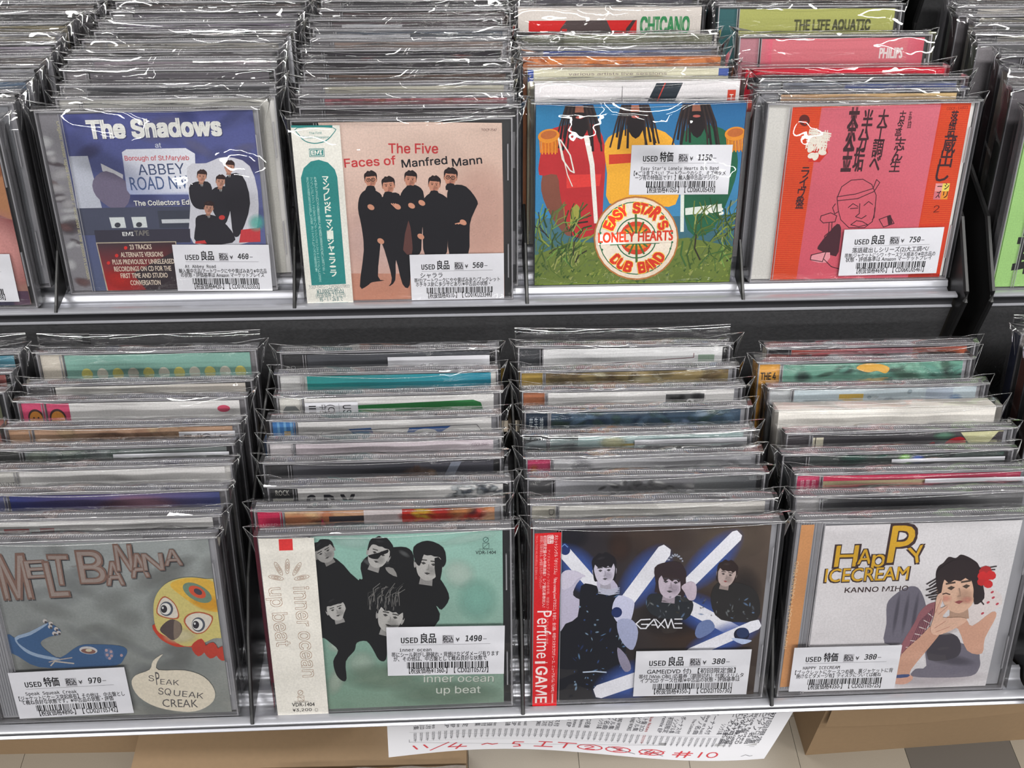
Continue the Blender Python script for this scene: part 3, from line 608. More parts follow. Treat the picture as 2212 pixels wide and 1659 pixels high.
# bird
a.glow(1230, 640, 290, 260, (88, 92, 92), 0, .6)
a.poly([(1010, 700), (1030, 790), (1130, 850), (1210, 855), (1300, 850), (1330, 760)], (196, 66, 44), 4)
a.poly([(1002, 600), (1030, 500), (1110, 425), (1230, 395), (1350, 405), (1440, 440), (1480, 760), (1400, 800), (1300, 840), (1200, 850), (1110, 800), (1020, 740)], (206, 192, 120), 4)
a.poly([(1120, 440), (1230, 400), (1390, 415), (1470, 500), (1480, 620), (1330, 600), (1200, 520)], (222, 178, 72), 4); a.glow(1360, 560, 130, 60, (226, 164, 44), 15, .8)
a.glow(1180, 780, 130, 60, (216, 206, 168), 0, .9); a.ell(1300, 495, 105, 52, (112, 136, 118), 28); a.ell(1300, 490, 62, 34, (206, 84, 56), 28); a.ell(1305, 488, 30, 18, (70, 66, 78), 28)
for ex, ey, ax, ay, bx, by, rot in [(1098, 595, 1075, 530, 1165, 640, 0), (1310, 700, 1215, 670, 1390, 655, 0)]:
    sh = [(1030, 625), (1048, 555), (1085, 525), (1140, 565), (1165, 625), (1155, 660), (1085, 655)] if ex < 1200 else [(1215, 690), (1240, 645), (1310, 628), (1390, 655), (1375, 710), (1330, 755), (1270, 755)]
    a.poly([(ex + (x - ex) * 1.12, ey + (y - ey) * 1.12) for x, y in sh], (176, 92, 60), 3); a.poly([(ex + (x - ex) * 1.0, ey + (y - ey) * 1.0) for x, y in sh], (216, 208, 196), 3)
    a.ell(ex - 8, ey + 5, 45, 48, (78, 84, 96)); a.ell(ex - 14, ey + 5, 36, 38, (226, 224, 220)); a.ell(ex - 25, ey + 6, 22, 26, (46, 44, 50)); a.ell(ex - 32, ey - 2, 7, 8, (210, 210, 210))
a.poly([(1040, 740), (1080, 690), (1130, 670), (1185, 700), (1185, 760), (1130, 810), (1080, 780)], (84, 72, 70), 3); a.poly([(1140, 680), (1180, 700), (1180, 770), (1135, 800)], (128, 112, 100), 3)
for i, x in enumerate((1250, 1330, 1410)): a.poly([(x, 850 + i * 18), (x + 70, 800 + i * 25), (x + 100 + i * 5, 870 + i * 25), (x + 45, 920 + i * 15)], (190, 64, 48), 3)
# lizard
a.poly([(0, 770), (60, 800), (140, 770), (250, 715), (275, 690), (350, 730), (360, 770), (280, 790), (220, 830), (270, 890), (350, 930), (480, 850), (600, 840), (760, 850), (810, 880), (790, 930), (730, 985), (500, 1000), (200, 995), (60, 920), (0, 880)], (62, 94, 136), 3)
a.poly([(45, 795), (150, 755), (265, 700), (270, 710), (160, 775), (60, 810), (120, 870), (200, 905), (340, 935), (330, 950), (190, 925), (100, 880)], (150, 170, 196), 3)
for x, y in [(262, 682), (300, 698), (335, 735), (350, 760), (295, 720), (320, 765)]: a.ell(x, y, 15, 13, (196, 190, 188)); a.ell(x + 5, y + 8, 9, 8, (80, 74, 78))
a.ell(545, 880, 62, 26, (196, 194, 196), 5); a.ell(545, 886, 50, 17, (130, 92, 84), 5); a.ell(548, 880, 22, 10, (206, 196, 170)); a.ell(685, 905, 32, 38, (92, 112, 150))
for x, y in [(668, 880), (700, 890), (672, 912), (702, 918), (688, 935), (770, 915)]: a.ell(x, y, 10, 10, (176, 150, 156))
a.line([(280, 985), (310, 955), (440, 970)], 9, (186, 178, 170)); a.line([(270, 960), (330, 945), (430, 930)], 7, (170, 160, 156))
# speech bubble
a.poly([(960, 1010), (985, 950), (1055, 903), (1015, 955), (1020, 1012), (1200, 1015), (1330, 1060), (1400, 1150), (1390, 1230), (1300, 1290), (1180, 1303), (1000, 1270), (880, 1200), (832, 1110), (860, 1050)], (226, 216, 198), 3)
for t_, x0, y0, x1, y1, h in (('S', 950, 1088, 988, 1090, 40), ('P', 1003, 1115, 1030, 1115, 66), ('EAK', 1030, 1110, 1158, 1118, 36), ('SQ', 1012, 1180, 1100, 1188, 46), ('UEAK', 1118, 1190, 1322, 1212, 40), ('CREAK', 1040, 1268, 1286, 1272, 40)): a.text(t_, (x0, y0), (x1, y1), h, (88, 84, 84), .002, 2)
a.stack('booklet', c, 2.4); P, w, h, r = corners(None, a, (50, 1335), (848, 1302), (0, 1015))
price_label(c, -.5, P, w, h, r + .8, '特価', '970', 'Speak Squeak Creak', '【ジャケットにケース突起痕有】その他は、中古盤とし', 'て概ね良好な状態です。※中古品の状態・評価', '890', 'CD02IT05742')

# --- dark cover with glowing tubes (lower tier, third column)
QG = [(1150, 1139), (1679, 1127), (1652, 1513), (1150, 1528)]
c = new_case(0, .0915, 0, 'bagged CD case, dark cover of three women with glowing tubes, red side strip', 'clear', mk_bag(3, 0, .8), yaw=-.004)
a = Art(QG, (2.968, 1100, 1100), clip=(14, 1.5, 137, 123.5)); D = (24, 22, 30)
a.poly([(290, 130), (1660, 112), (1590, 1220), (310, 1250)], [(30, 28, 40), (92, 78, 68), (52, 40, 34), (10, 12, 20)])
for x, y, rx, ry, cc in [(900, 200, 320, 130, (74, 58, 50)), (1400, 200, 260, 160, (98, 84, 72)), (1200, 750, 330, 260, (66, 46, 34)), (480, 1000, 220, 320, (12, 14, 24)), (1500, 560, 130, 200, (44, 38, 38)), (700, 250, 90, 120, (66, 44, 34)), (1050, 700, 260, 150, (30, 26, 30)), (400, 180, 120, 90, (22, 22, 34))]: a.glow(x, y, rx, ry, cc, 0, .8)
def tube(p, q, w, cap=True):
    d = math.hypot(q[0] - p[0], q[1] - p[1]); an = math.degrees(math.atan2(q[1] - p[1], q[0] - p[0]))
    a.glow((p[0] + q[0]) / 2, (p[1] + q[1]) / 2, d * .62, w * 1.5, (70, 104, 190), an, .8); ex = math.cos(math.radians(an)) * w / 3; ey = math.sin(math.radians(an)) * w / 3
    nx, ny = -math.sin(math.radians(an)) * w / 2, math.cos(math.radians(an)) * w / 2
    a.poly([(p[0] + nx, p[1] + ny), (q[0] + nx, q[1] + ny), (q[0] + nx * .6 + ex, q[1] + ny * .6 + ey), (q[0] - nx * .6 + ex, q[1] - ny * .6 + ey), (q[0] - nx, q[1] - ny), (p[0] - nx, p[1] - ny), (p[0] - nx * .6 - ex, p[1] - ny * .6 - ey), (p[0] + nx * .6 - ex, p[1] + ny * .6 - ey)], (240, 240, 250))
SK = (196, 190, 214)
tube((1440, 180), (1130, 500), 78); tube((340, 270), (560, 520), 82)
a.poly([(330, 480), (390, 400), (470, 430), (430, 490), (410, 560), (480, 590), (500, 520), (470, 700), (380, 780), (330, 790)], SK, 3)
a.poly([(460, 500), (560, 500), (700, 560), (790, 620), (760, 900), (720, 1010), (740, 1230), (310, 1240), (330, 800), (440, 700)], (13, 15, 26), 3)
a.poly([(565, 440), (640, 440), (700, 520), (640, 560), (570, 530)], SK, 3); a.head(608, 405, 70, 86, (210, 204, 222), (22, 18, 26), -4, fringe=.62, long=.55)
for i in range(4): a.line([(570, 512 + i * 11), (640, 528 + i * 10), (705, 512 + i * 11)], 6, (190, 196, 214))
a.ell(352, 262, 34, 40, (30, 50, 110), -30); a.line([(330, 250), (352, 232), (372, 250)], 6, (110, 150, 220))
a.poly([(330, 430), (380, 395), (470, 425), (485, 440), (440, 450), (400, 500), (340, 520)], (214, 208, 228), 3)
R = random.Random(3)
for _ in range(70): a.glow(R.uniform(420, 760), R.uniform(540, 1240), R.uniform(5, 26), R.uniform(3, 9), R.choice([(60, 90, 150), (110, 150, 196), (40, 60, 110), (150, 180, 210)]), R.uniform(0, 180), .7, 8)
a.line([(480, 1065), (560, 1060), (630, 1066)], 8, (200, 214, 236))
tube((985, 275), (745, 610), 92); tube((1480, 810), (1060, 585), 84); tube((1590, 750), (1170, 940), 70); tube((585, 1195), (1000, 1050), 92)
a.poly([(660, 640), (700, 560), (790, 590), (800, 640), (770, 740), (690, 730)], (206, 208, 236), 3); a.poly([(700, 720), (790, 720), (830, 800), (800, 915), (740, 880), (700, 800)], (170, 176, 210), 3)
a.poly([(700, 900), (760, 960), (790, 1040), (750, 1060), (710, 990)], (150, 144, 168), 3); a.ell(690, 670, 34, 34, (28, 46, 100)); a.ell(1495, 815, 50, 44, (24, 28, 52)); a.ell(1502, 805, 40, 34, (40, 56, 96))
a.poly([(890, 560), (960, 550), (1120, 570), (1180, 620), (1130, 720), (950, 700), (880, 640)], (36, 40, 46), 3); a.poly([(1290, 600), (1330, 480), (1500, 490), (1590, 560), (1590, 720), (1360, 720)], (40, 38, 38), 3)
a.head(1030, 480, 84, 96, (204, 190, 206), (52, 38, 40), 6, fringe=.75, long=.6); a.poly([(935, 480), (925, 380), (1000, 345), (1090, 350), (1125, 430), (1120, 560), (1095, 560), (1085, 450), (1000, 420), (955, 450), (950, 520), (930, 540)], (50, 36, 40), 3)
for i in range(14): a.glow(1010 + i * 7, 330 - 34 * math.sin(i / 13 * 3.14) + (i % 2) * 8, 8, 8, (190, 196, 214), 0, .8, 8)
a.head(1385, 430, 60, 70, (196, 176, 172), (46, 32, 30), 10, fringe=.5, long=.5)
a.poly([(1100, 500), (1160, 470), (1195, 500), (1190, 580), (1150, 590), (1120, 540)], (206, 190, 206), 3); a.poly([(1220, 740), (1290, 720), (1320, 780), (1230, 840), (1195, 810)], (110, 128, 176), 3); a.poly([(1430, 840), (1540, 850), (1560, 860), (1500, 880)], (190, 206, 240), 3)
for _ in range(50): a.glow(R.uniform(870, 1580), R.uniform(570, 720), R.uniform(6, 26), R.uniform(3, 9), R.choice([(96, 104, 116), (140, 146, 150), (70, 66, 60), (120, 150, 190)]), R.uniform(0, 180), .6, 8)
LG = (232, 232, 240)
a.line([(905, 715), (845, 718), (815, 745), (845, 775), (880, 775), (895, 748), (850, 748)], 8, LG); a.line([(880, 772), (930, 715), (955, 770)], 8, LG); a.line([(915, 752), (945, 752)], 7, LG)
a.line([(955, 772), (1000, 714), (1020, 772), (1040, 714), (1060, 772)], 8, LG); a.line([(940, 714), (1000, 772)], 6, LG)
for y in (714, 743, 772): a.line([(1062, y), (1110, y)], 7, LG)
a.stack('booklet', c, 2.4)
a = Art(QG, (2.968, 1100, 1100)); RD = (206, 26, 32); WT = (240, 220, 220)
a.poly([(160, 148), (328, 140), (308, 1268), (152, 1272)], RD)
def gl(t_, x, y0, y1, h, b=.0, cc=WT): a.text(t_, (x, y0), (x - (y1 - y0) * .014, y1), h, cc, b)
gl('大ヒットシングル「ポリリズム」「Baby cruising Love/マカロニ」を含む、全12曲。中田ヤスタカプロデュース、ニューアルバム「GAME」', 288, 158, 1180, 13); gl('初回限定盤のみ特典満載！レア盤応募券封入！', 218, 160, 620, 12); gl('通常盤と写真が異なる、20P豪華フルカラーブックレット！', 196, 162, 500, 11, 0, (230, 170, 170)); gl('TKCA-73320 ¥3,300(税込) 定価¥3,143', 168, 160, 440, 9, 0, (225, 130, 130)); gl('アイドル×テクノポップの金字塔、待望のファーストアルバム遂に完成', 243, 250, 860, 10, 0, (232, 150, 150))
a.line([(242, 160), (242, 212), (276, 210), (276, 158), (242, 160)], 3, WT); gl('初回', 246, 164, 208, 12, .03); gl('限定', 261, 164, 208, 12, .03)
gl('Perfume', 180, 645, 955, 68, -.008); gl('|', 180, 975, 990, 40, .0); gl('GAME', 174, 1010, 1250, 72, .02); a.line([(178, 985), (246, 983)], 4, WT)
gl('COMMONS', 276, 1190, 1250, 10, .02)
o = a.stack('obi_strip', c, -.25); o['label'] = 'red paper strip with white lettering'
side_spine(c, (196, 40, 44)); P, w, h, r = corners(None, a, (802, 1207), (1533, 1194), (822, 908)); price_label(c, -.5, P, w, h, r, '良品', '380', 'GAME(DVD 付) 【初回限定盤】', '帯付 [With OBI] /応募券（期限切れ）付属/スリムタ', 'イプ 2CD ケース仕様/※中古品の状態・評価基準は', '350', 'CD02IT05730')

# --- white cover with a sitting woman (lower tier, fourth column)
QH = [(1715, 1118), (2248, 1106), (2200, 1494), (1678, 1509)]
c = new_case(0, .2425, 0, 'bagged CD case, white cover of woman resting chin on hands, orange hinge side', 'clear', mk_bag(4, 0, .7))
a = Art(QH, (2.865, 1640, 1080), clip=(14.5, 1.5, 137, 123.5)); Y = (214, 166, 44); DK = (62, 44, 44)
a.poly([(395, 150), (1640, 120), (1500, 1200), (280, 1220)], [(222, 218, 222), (222, 220, 224), (214, 210, 214), (224, 220, 224)])
a.glow(1150, 1130, 420, 60, (196, 186, 192), -3, .6)
def out(t_, p0, p1, h): a.text(t_, p0, p1, h, DK, .05, 3); a.text(t_, (p0[0] + 5, p0[1] - 4), (p1[0] - 5, p1[1] - 4), h * .97, Y, .012, 3)
out('H', (460, 405), (608, 402), 132); out('A', (606, 390), (700, 386), 92); out('p', (696, 405), (786, 404), 100); out('P', (795, 380), (950, 378), 172); out('Y', (940, 392), (1045, 370), 104)
out('ICECREAM', (402, 500), (942, 486), 62); a.text('KANNO MIHO', (538, 564), (945, 553), 31, DK, .02)
PL = (112, 108, 122)
a.poly([(815, 640), (860, 580), (940, 530), (1010, 535), (1060, 620), (1070, 700), (1030, 820), (960, 890), (815, 890), (820, 760)], PL, 3)
for x in (880, 940, 1000): a.glow(x, 700, 16, 150, (88, 84, 98), 6, .6)
a.poly([(1090, 850), (1400, 920), (1450, 1000), (1450, 1060), (1400, 1110), (1200, 1120), (1010, 1110), (1030, 1060), (1100, 1040)], PL, 3); a.glow(1250, 1000, 180, 40, (86, 82, 94), 8, .7)
a.poly([(1390, 560), (1460, 540), (1540, 570), (1560, 640), (1500, 690), (1460, 800), (1380, 830), (1300, 760)], (222, 212, 212), 3)
for x, y in [(1490, 565), (1470, 630), (1500, 600), (1530, 640), (1440, 700)]: a.ell(x, y, 11, 7, (186, 70, 84), -30)
a.poly([(1110, 850), (1200, 820), (1290, 850), (1320, 930), (1280, 990), (1110, 1000)], (66, 62, 70), 3); a.glow(1200, 800, 100, 40, (206, 196, 196), 0, .9)
a.poly([(1080, 640), (1140, 630), (1120, 720), (1080, 800), (1000, 940), (920, 980), (925, 900), (1000, 760), (1030, 690)], (150, 96, 104), 3)
for i in range(7): a.line([(930 + i * 26, 960 - i * 44), (1010 + i * 18, 960 - i * 40)], 5, (222, 206, 206)); a.line([(960 + i * 22, 960 - i * 20), (1040 + i * 12, 740 - i * 12)], 4, (92, 60, 76))
a.poly([(1120, 770), (1170, 820), (1120, 900), (1000, 1060), (990, 1110), (900, 1140), (885, 1090), (930, 960), (1040, 850)], (206, 158, 136), 3)
a.poly([(1380, 780), (1500, 690), (1530, 720), (1470, 860), (1460, 960), (1360, 940), (1290, 800), (1200, 760), (1230, 710), (1330, 730)], (208, 160, 138), 3)
a.poly([(890, 1100), (1000, 1100), (1010, 1130), (960, 1160), (885, 1150)], (214, 164, 146), 3); a.poly([(885, 1100), (985, 1092), (980, 1112), (890, 1118)], (70, 84, 130), 2)
HA = (44, 34, 36); SKN = (222, 182, 158)
a.head(1270, 540, 128, 148, SKN, HA, -6, fringe=.55)
a.poly([(1140, 560), (1120, 440), (1210, 370), (1310, 365), (1400, 410), (1420, 500), (1440, 600), (1380, 640), (1365, 540), (1330, 470), (1220, 430), (1170, 490), (1160, 560)], HA, 3)
for i in range(9): a.line([(1130 + i * 3, 470 + i * 16), (1062 + (i % 3) * 18, 510 + i * 12)], 8, HA)
for i in range(6): a.line([(1380, 420 + i * 8), (1500 - i * 8, 400 + i * 20)], 7, HA); a.line([(1370, 560 + i * 6), (1440 - i * 5, 640 - i * 6)], 8, HA)
for x, y, r_ in [(1430, 430, 42), (1470, 455, 34), (1420, 490, 38), (1455, 510, 32), (1410, 455, 30), (1440, 465, 30)]: a.ell(x, y, r_, r_ * .8, (206 - (x % 3) * 16, 44, 46), x, n=9)
a.glow(1190, 600, 45, 26, (226, 150, 136), 0, .5); a.glow(1330, 610, 45, 26, (226, 150, 136), 0, .5)
a.line([(1160, 575), (1190, 566), (1215, 575)], 6, (70, 46, 44))
a.poly([(1105, 800), (1125, 700), (1130, 590), (1160, 565), (1172, 600), (1160, 660), (1210, 640), (1215, 665), (1180, 720), (1290, 720), (1340, 740), (1250, 800), (1150, 835)], (224, 182, 160), 3)
for p, q in [((1130, 690), (1160, 600)), ((1150, 700), (1205, 650)), ((1130, 790), (1200, 745)), ((1140, 815), (1230, 780))]: a.line([p, q], 3, (176, 120, 104))
a.stack('booklet', c, 2.4)
a = Art(QH, (2.865, 1640, 1080)); a.poly([(252, 150), (335, 148), (222, 1180), (140, 1185)], (206, 146, 96)); a.text('HAPPY ICECREAM × KANNO MIHO', (178, 930), (244, 372), 20, (226, 196, 160)); a.stack('spine_card', c, 3.4)
a = Art(QH, (2.865, 1640, 1080)); P, w, h, r = corners(None, a, (186, 1187), (884, 1172), (218, 897)); price_label(c, -.5, P, w, h, r, '特価', '380', 'HAPPY ICECREAM', '【ブックレットにケースつめ跡、裏ジャケットに背', '焼けなどダメージ有】ディスクについては概ね', '350', 'CD02IT05725')

# --- blue cover with a road sign (upper tier)
QS = [(74, 242), (562, 246), (611, 627), (164, 631)]
c = new_case(1, -.2164, .0141, 'bagged CD case, blue cover with white road sign and four suited men', 'clear', mk_bag(6, 0, 2.2), yaw=.008)
a = Art(QS, (2.439, 0, 0), clip=(14.5, 1.5, 138, 123.5)); a.poly([(315, 612), (1350, 606), (1445, 1535), (490, 1535)], [(76, 82, 140), (84, 90, 150), (98, 104, 146), (84, 92, 120)])
R = random.Random(8)
for _ in range(40): a.glow(R.uniform(350, 1400), R.uniform(620, 1250), R.uniform(60, 160), R.uniform(30, 80), R.choice([(60, 70, 130), (98, 104, 156), (120, 118, 146), (70, 64, 96)]), R.uniform(-40, 40), .4, 10)
a.poly([(370, 830), (470, 830), (560, 1130), (540, 1180), (430, 1160)], (186, 190, 204)); a.poly([(540, 870), (660, 930), (660, 960), (550, 910)], (206, 206, 214)); a.poly([(500, 960), (570, 910), (690, 980), (690, 1080), (620, 1110), (520, 1040)], (112, 104, 128), 3)
a.poly([(400, 1100), (1040, 1100), (1050, 1240), (440, 1240)], (72, 76, 96)); a.poly([(590, 1150), (670, 1150), (682, 1205), (606, 1205)], (206, 212, 214)); a.poly([(708, 1150), (785, 1150), (795, 1205), (722, 1205)], (206, 212, 214)); a.ell(636, 1190, 16, 13, (60, 62, 72)); a.ell(750, 1190, 16, 13, (60, 62, 72))
a.poly([(846, 1120), (1050, 1120), (1060, 1210), (860, 1210)], (62, 66, 80)); a.poly([(868, 1165), (1015, 1165), (1018, 1185), (872, 1185)], (196, 200, 206))
SG = (214, 218, 230)
a.poly([(652, 815), (675, 800), (990, 800), (1040, 830), (1050, 1020), (1020, 1040), (700, 1034), (682, 1010)], [(206, 208, 220)] * 2 + [(226, 228, 238)] * 3 + [(160, 170, 206)] * 3)
a.text('Borough of St.Maryleb', (670, 858), (1010, 862), 24, (196, 84, 92), .014); a.text('ABBEY', (745, 935), (990, 932), 55, (62, 76, 112), .004, 3); a.text('ROAD N.W', (706, 1012), (1040, 1008), 50, (72, 92, 136), .004, 3)
a.text('The Shadows', (482, 741), (1182, 739), 88, (60, 62, 100), .05, 3); a.text('The Shadows', (478, 738), (1178, 736), 88, (226, 226, 222), .045, 3); a.text('at', (830, 795), (862, 795), 26, (206, 210, 220), .01); a.text('The Collectors Edition', (726, 1094), (1086, 1092), 25, (60, 60, 80), .05); a.text('The Collectors Edition', (724, 1092), (1084, 1090), 25, (226, 226, 222), .02)
a.poly([(1000, 900), (1100, 880), (1200, 850), (1330, 900), (1380, 1100), (1330, 1290), (1040, 1290), (1020, 1100)], (206, 206, 216), 3)
for hx, hy, bd in [(1078, 950, [(1020, 985), (1110, 975), (1135, 1030), (1110, 1110), (1050, 1110), (1018, 1060)]), (1178, 978, [(1130, 1020), (1200, 1000), (1240, 1060), (1215, 1180), (1180, 1190), (1130, 1100)]), (1223, 905, [(1200, 960), (1290, 945), (1335, 1090), (1290, 1240), (1250, 1250), (1230, 1120)]), (1118, 1112, [(1060, 1150), (1150, 1150), (1240, 1230), (1245, 1290), (1060, 1290), (1050, 1200)])]:
    a.poly(bd, (38, 36, 44), 3); a.poly([(hx - 8, hy + 26), (hx + 10, hy + 26), (hx + 2, hy + 62)], (226, 226, 226)); a.line([(hx + 1, hy + 30), (hx + 2, hy + 60)], 5, (30, 28, 34)); a.head(hx, hy, 24, 28, (190, 140, 120), (48, 30, 30), 5)
a.ell(1188, 1160, 16, 12, (196, 60, 56)); a.poly([(1290, 1225), (1390, 1215), (1392, 1288), (1280, 1290)], (196, 60, 66)); a.poly([(1050, 1280), (1100, 1275), (1110, 1292), (1050, 1292)], (196, 60, 60)); a.glow(1370, 1190, 50, 50, (90, 190, 176), 0, .7)
a.poly([(512, 1215), (1020, 1215), (1025, 1285), (525, 1285)], (56, 54, 68)); a.text('EMI', (665, 1246), (722, 1246), 19, (220, 220, 220), .03); a.text('TAPE', (730, 1246), (805, 1246), 19, (120, 116, 112), .03)
a.poly([(522, 1278), (948, 1278), (985, 1530), (586, 1530)], (180, 168, 150)); a.poly([(528, 1283), (943, 1283), (980, 1526), (592, 1526)], [(66, 52, 60), (60, 44, 50), (60, 44, 50), (176, 40, 36)])
a.glow(650, 1470, 100, 50, (196, 44, 36), 20, .7); a.poly([(720, 1440), (1000, 1300), (1030, 1530), (800, 1530)], (52, 42, 48))
for t_, x0, x1, y, b in (('23 TRACKS', 705, 820, 1316, 1), ('ALTERNATE VERSIONS', 658, 882, 1355, 1), ('PLUS PREVIOUSLY UNRELEASED', 615, 942, 1392, 1), ('RECORDINGS ON CD FOR THE', 625, 926, 1428, 0), ('FIRST TIME AND STUDIO', 660, 908, 1463, 0), ('CONVERSATION', 712, 871, 1500, 0)):
    a.text(t_, (x0, y), (x1, y), 18, (216, 200, 184), .018)
    if b: a.ell(x0 - 24, y - 8, 9, 9, (210, 50, 46))
a.stack('booklet', c, 2.4)
b = Art(clip=(1.5, 1.5, 15.5, 123)); b.rect(1.5, 1.5, 15.2, 123, (128, 126, 132)); run(b, [('n', 2, 5, 10, 120, [(80, 70, 76), (170, 168, 172), (110, 84, 84), (190, 190, 194)], 26, 7, 3), ('v', 'Original master tapes remastered  /  recorded at the studio in London', 12, 118, 10, 2.0, (196, 190, 150))]); b.stack('spine_card', c, 3.2)
P, w, h, r = corners(None, a, (968, 1532), (1500, 1527), (922, 1299)); r -= .4; price_label(c, -.5, (P[0], 1.2), 65, 33.5, r - 1., '良品', '460', 'At Abbey Road', '輸入盤中古品/アートワークにやや黄ばみあり※中古品', 'の状態・評価基準は Amazon マーケットプレイス', '420', 'CD01KU23353')

# --- pink cover with five men in black (upper tier)
QF = [(625, 268), (1119, 253), (1117, 652), (678, 656)]
c = new_case(1, -.0526, 0, 'bagged CD case, pink cover of five men in black, teal and white side strip', 'black', mk_bag(7, 0, .9), yaw=.004)
a = Art(QF, (2.37, 600, 0), clip=(15, 1, 136, 123)); a.poly([(200, 640), (1172, 634), (1180, 1560), (400, 1560)], [(226, 200, 188), (218, 190, 176), (206, 158, 142), (214, 172, 158)])
a.glow(560, 1250, 300, 220, (226, 196, 190), 0, .6); a.glow(1050, 1100, 200, 300, (218, 176, 162), 0, .5); a.poly([(380, 1415), (1180, 1425), (1180, 1560), (400, 1560)], [(196, 140, 120), (188, 130, 110), (186, 124, 100), (200, 136, 112)])
for args in [('The Five', (572, 803), (830, 801), 50, (196, 58, 62)), ('Faces of', (347, 880), (610, 862), 44, (196, 58, 62)), ('Manfred', (643, 878), (880, 856), 40, (26, 24, 30)), ('Mann', (908, 870), (1065, 852), 40, (26, 24, 30))]: a.text(*args, .018, 3)
a.text('TOCP-7547', (1060, 680), (1144, 679), 10, (110, 80, 74), .01); K_ = (22, 21, 27)
for pts in [[(430, 1020), (470, 990), (520, 1005), (545, 1050), (540, 1250), (530, 1430), (565, 1450), (500, 1460), (480, 1475), (440, 1480), (455, 1300), (440, 1180), (420, 1090)],
            [(530, 1060), (570, 1015), (630, 1015), (650, 1100), (655, 1250), (690, 1300), (692, 1475), (655, 1470), (620, 1350), (618, 1450), (585, 1480), (600, 1440), (560, 1300), (535, 1230)],
            [(640, 1010), (680, 970), (730, 975), (760, 1030), (750, 1230), (740, 1320), (660, 1320), (650, 1200), (632, 1080)],
            [(752, 1060), (790, 1010), (840, 1010), (890, 1060), (885, 1240), (870, 1330), (770, 1330), (755, 1200)],
            [(880, 1010), (910, 968), (980, 975), (1040, 1050), (1030, 1090), (1000, 1170), (990, 1330), (895, 1330), (885, 1150)]]: a.poly(pts, K_, 3)
a.poly([(655, 1300), (680, 1150), (700, 1250), (700, 1320)], (96, 60, 56), 2)
for x, y, rr, gg in [(482, 945, 30, 1), (574, 975, 31, 0), (687, 942, 30, 0), (812, 968, 30, 0), (897, 930, 33, 1)]: a.head(x, y, rr, rr * 1.22, (200, 140, 116), (34, 22, 24), 4 if x > 600 else -6, glasses=bool(gg), fringe=.3); a.poly([(x - 18, y + 30), (x + 18, y + 30), (x + 24, y + 62), (x - 24, y + 62)], K_, 2)
for x, y in [(486, 1083), (540, 1255), (622, 1080), (745, 1232), (965, 1160), (748, 1060), (695, 1075)]: a.ell(x, y, 19, 13, (206, 146, 120), 30)
for d in (-10, 0, 10): a.line([(622 + d, 1085), (600 + d, 1064)], 5, (212, 152, 126)); a.line([(965 + d, 1160), (938 + d * 1.5, 1168)], 5, (212, 152, 126))
a.stack('booklet', c, 2.4)
a = Art(QF, (2.37, 600, 0)); a.poly([(65, 662), (315, 655), (412, 1556), (185, 1558)], (222, 220, 212)); TE = (44, 128, 126)
a.poly([(66, 660), (278, 656), (279, 668), (68, 672)], TE); a.poly([(97, 672), (285, 668), (282, 705), (245, 742), (190, 754), (140, 742), (108, 710)], TE, 3); a.poly([(101, 674), (281, 670), (277, 704), (242, 737), (190, 749), (143, 738), (112, 708)], (222, 220, 212), 3)
a.text('The First', (162, 706), (226, 702), 13, TE, .01); a.text('British Invasion', (130, 728), (264, 724), 13, TE, .01); a.poly([(162, 780), (240, 777), (244, 820), (168, 823)], TE); a.line([(167, 785), (236, 782), (239, 815), (172, 818), (167, 785)], 3, (220, 222, 214)); a.text('EMI', (178, 811), (230, 808), 20, (226, 228, 220), .045)
a.poly([(128, 930), (140, 880), (175, 845), (215, 836), (262, 850), (298, 885), (312, 925), (372, 1460), (202, 1466)], TE)
a.vtext('マンフレッド・マン｜シャ・ラ・ラ', (250, 922), (310, 1425), 30, (222, 228, 218), .03); a.vtext('R&Bとジャズとロックの絶妙な融合により独自の境地を切り拓いた名コンボ、', (200, 925), (262, 1410), 12, (170, 206, 200)); a.vtext('マンフレッド・マン、60年代のブリティッシュ・ジャズ・ムーヴメントの源流', (180, 928), (244, 1450), 12, (150, 196, 190)); a.vtext('彼らの代表曲の数々を収録した名盤、ボーナス・トラック付最高傑作！', (160, 928), (224, 1400), 12, (150, 196, 190))
a.text('TOCP-7547(ロック)MONO/STEREO', (191, 1482), (392, 1478), 11, (110, 120, 120)); a.text('¥3,000円(税込)', (230, 1506), (362, 1502), 15, (60, 110, 112), .01); a.text('(税抜価格 2,913円)', (226, 1525), (371, 1521), 14, (60, 110, 112)); a.text('95・1・26まで', (246, 1545), (360, 1541), 14, (60, 110, 112), .01); a.poly([(216, 1551), (386, 1549), (386, 1557), (217, 1558)], TE)
o = a.stack('obi_strip', c, -.25); o['label'] = 'white paper strip with teal arch panel'
side_spine(c, (206, 204, 198)); P, w, h, r = corners(None, a, (697, 1553), (1203, 1540), (682, 1318)); price_label(c, -.5, (P[0] + 1, 1.0), 64, 33, 0, '良品', '560', 'シャララ', '帯付/アートワークにやや黄ばみあり/ブックレット', 'ホチキス針に多少サビあり/※中古品の状態・', '510', 'CD01KU23348')

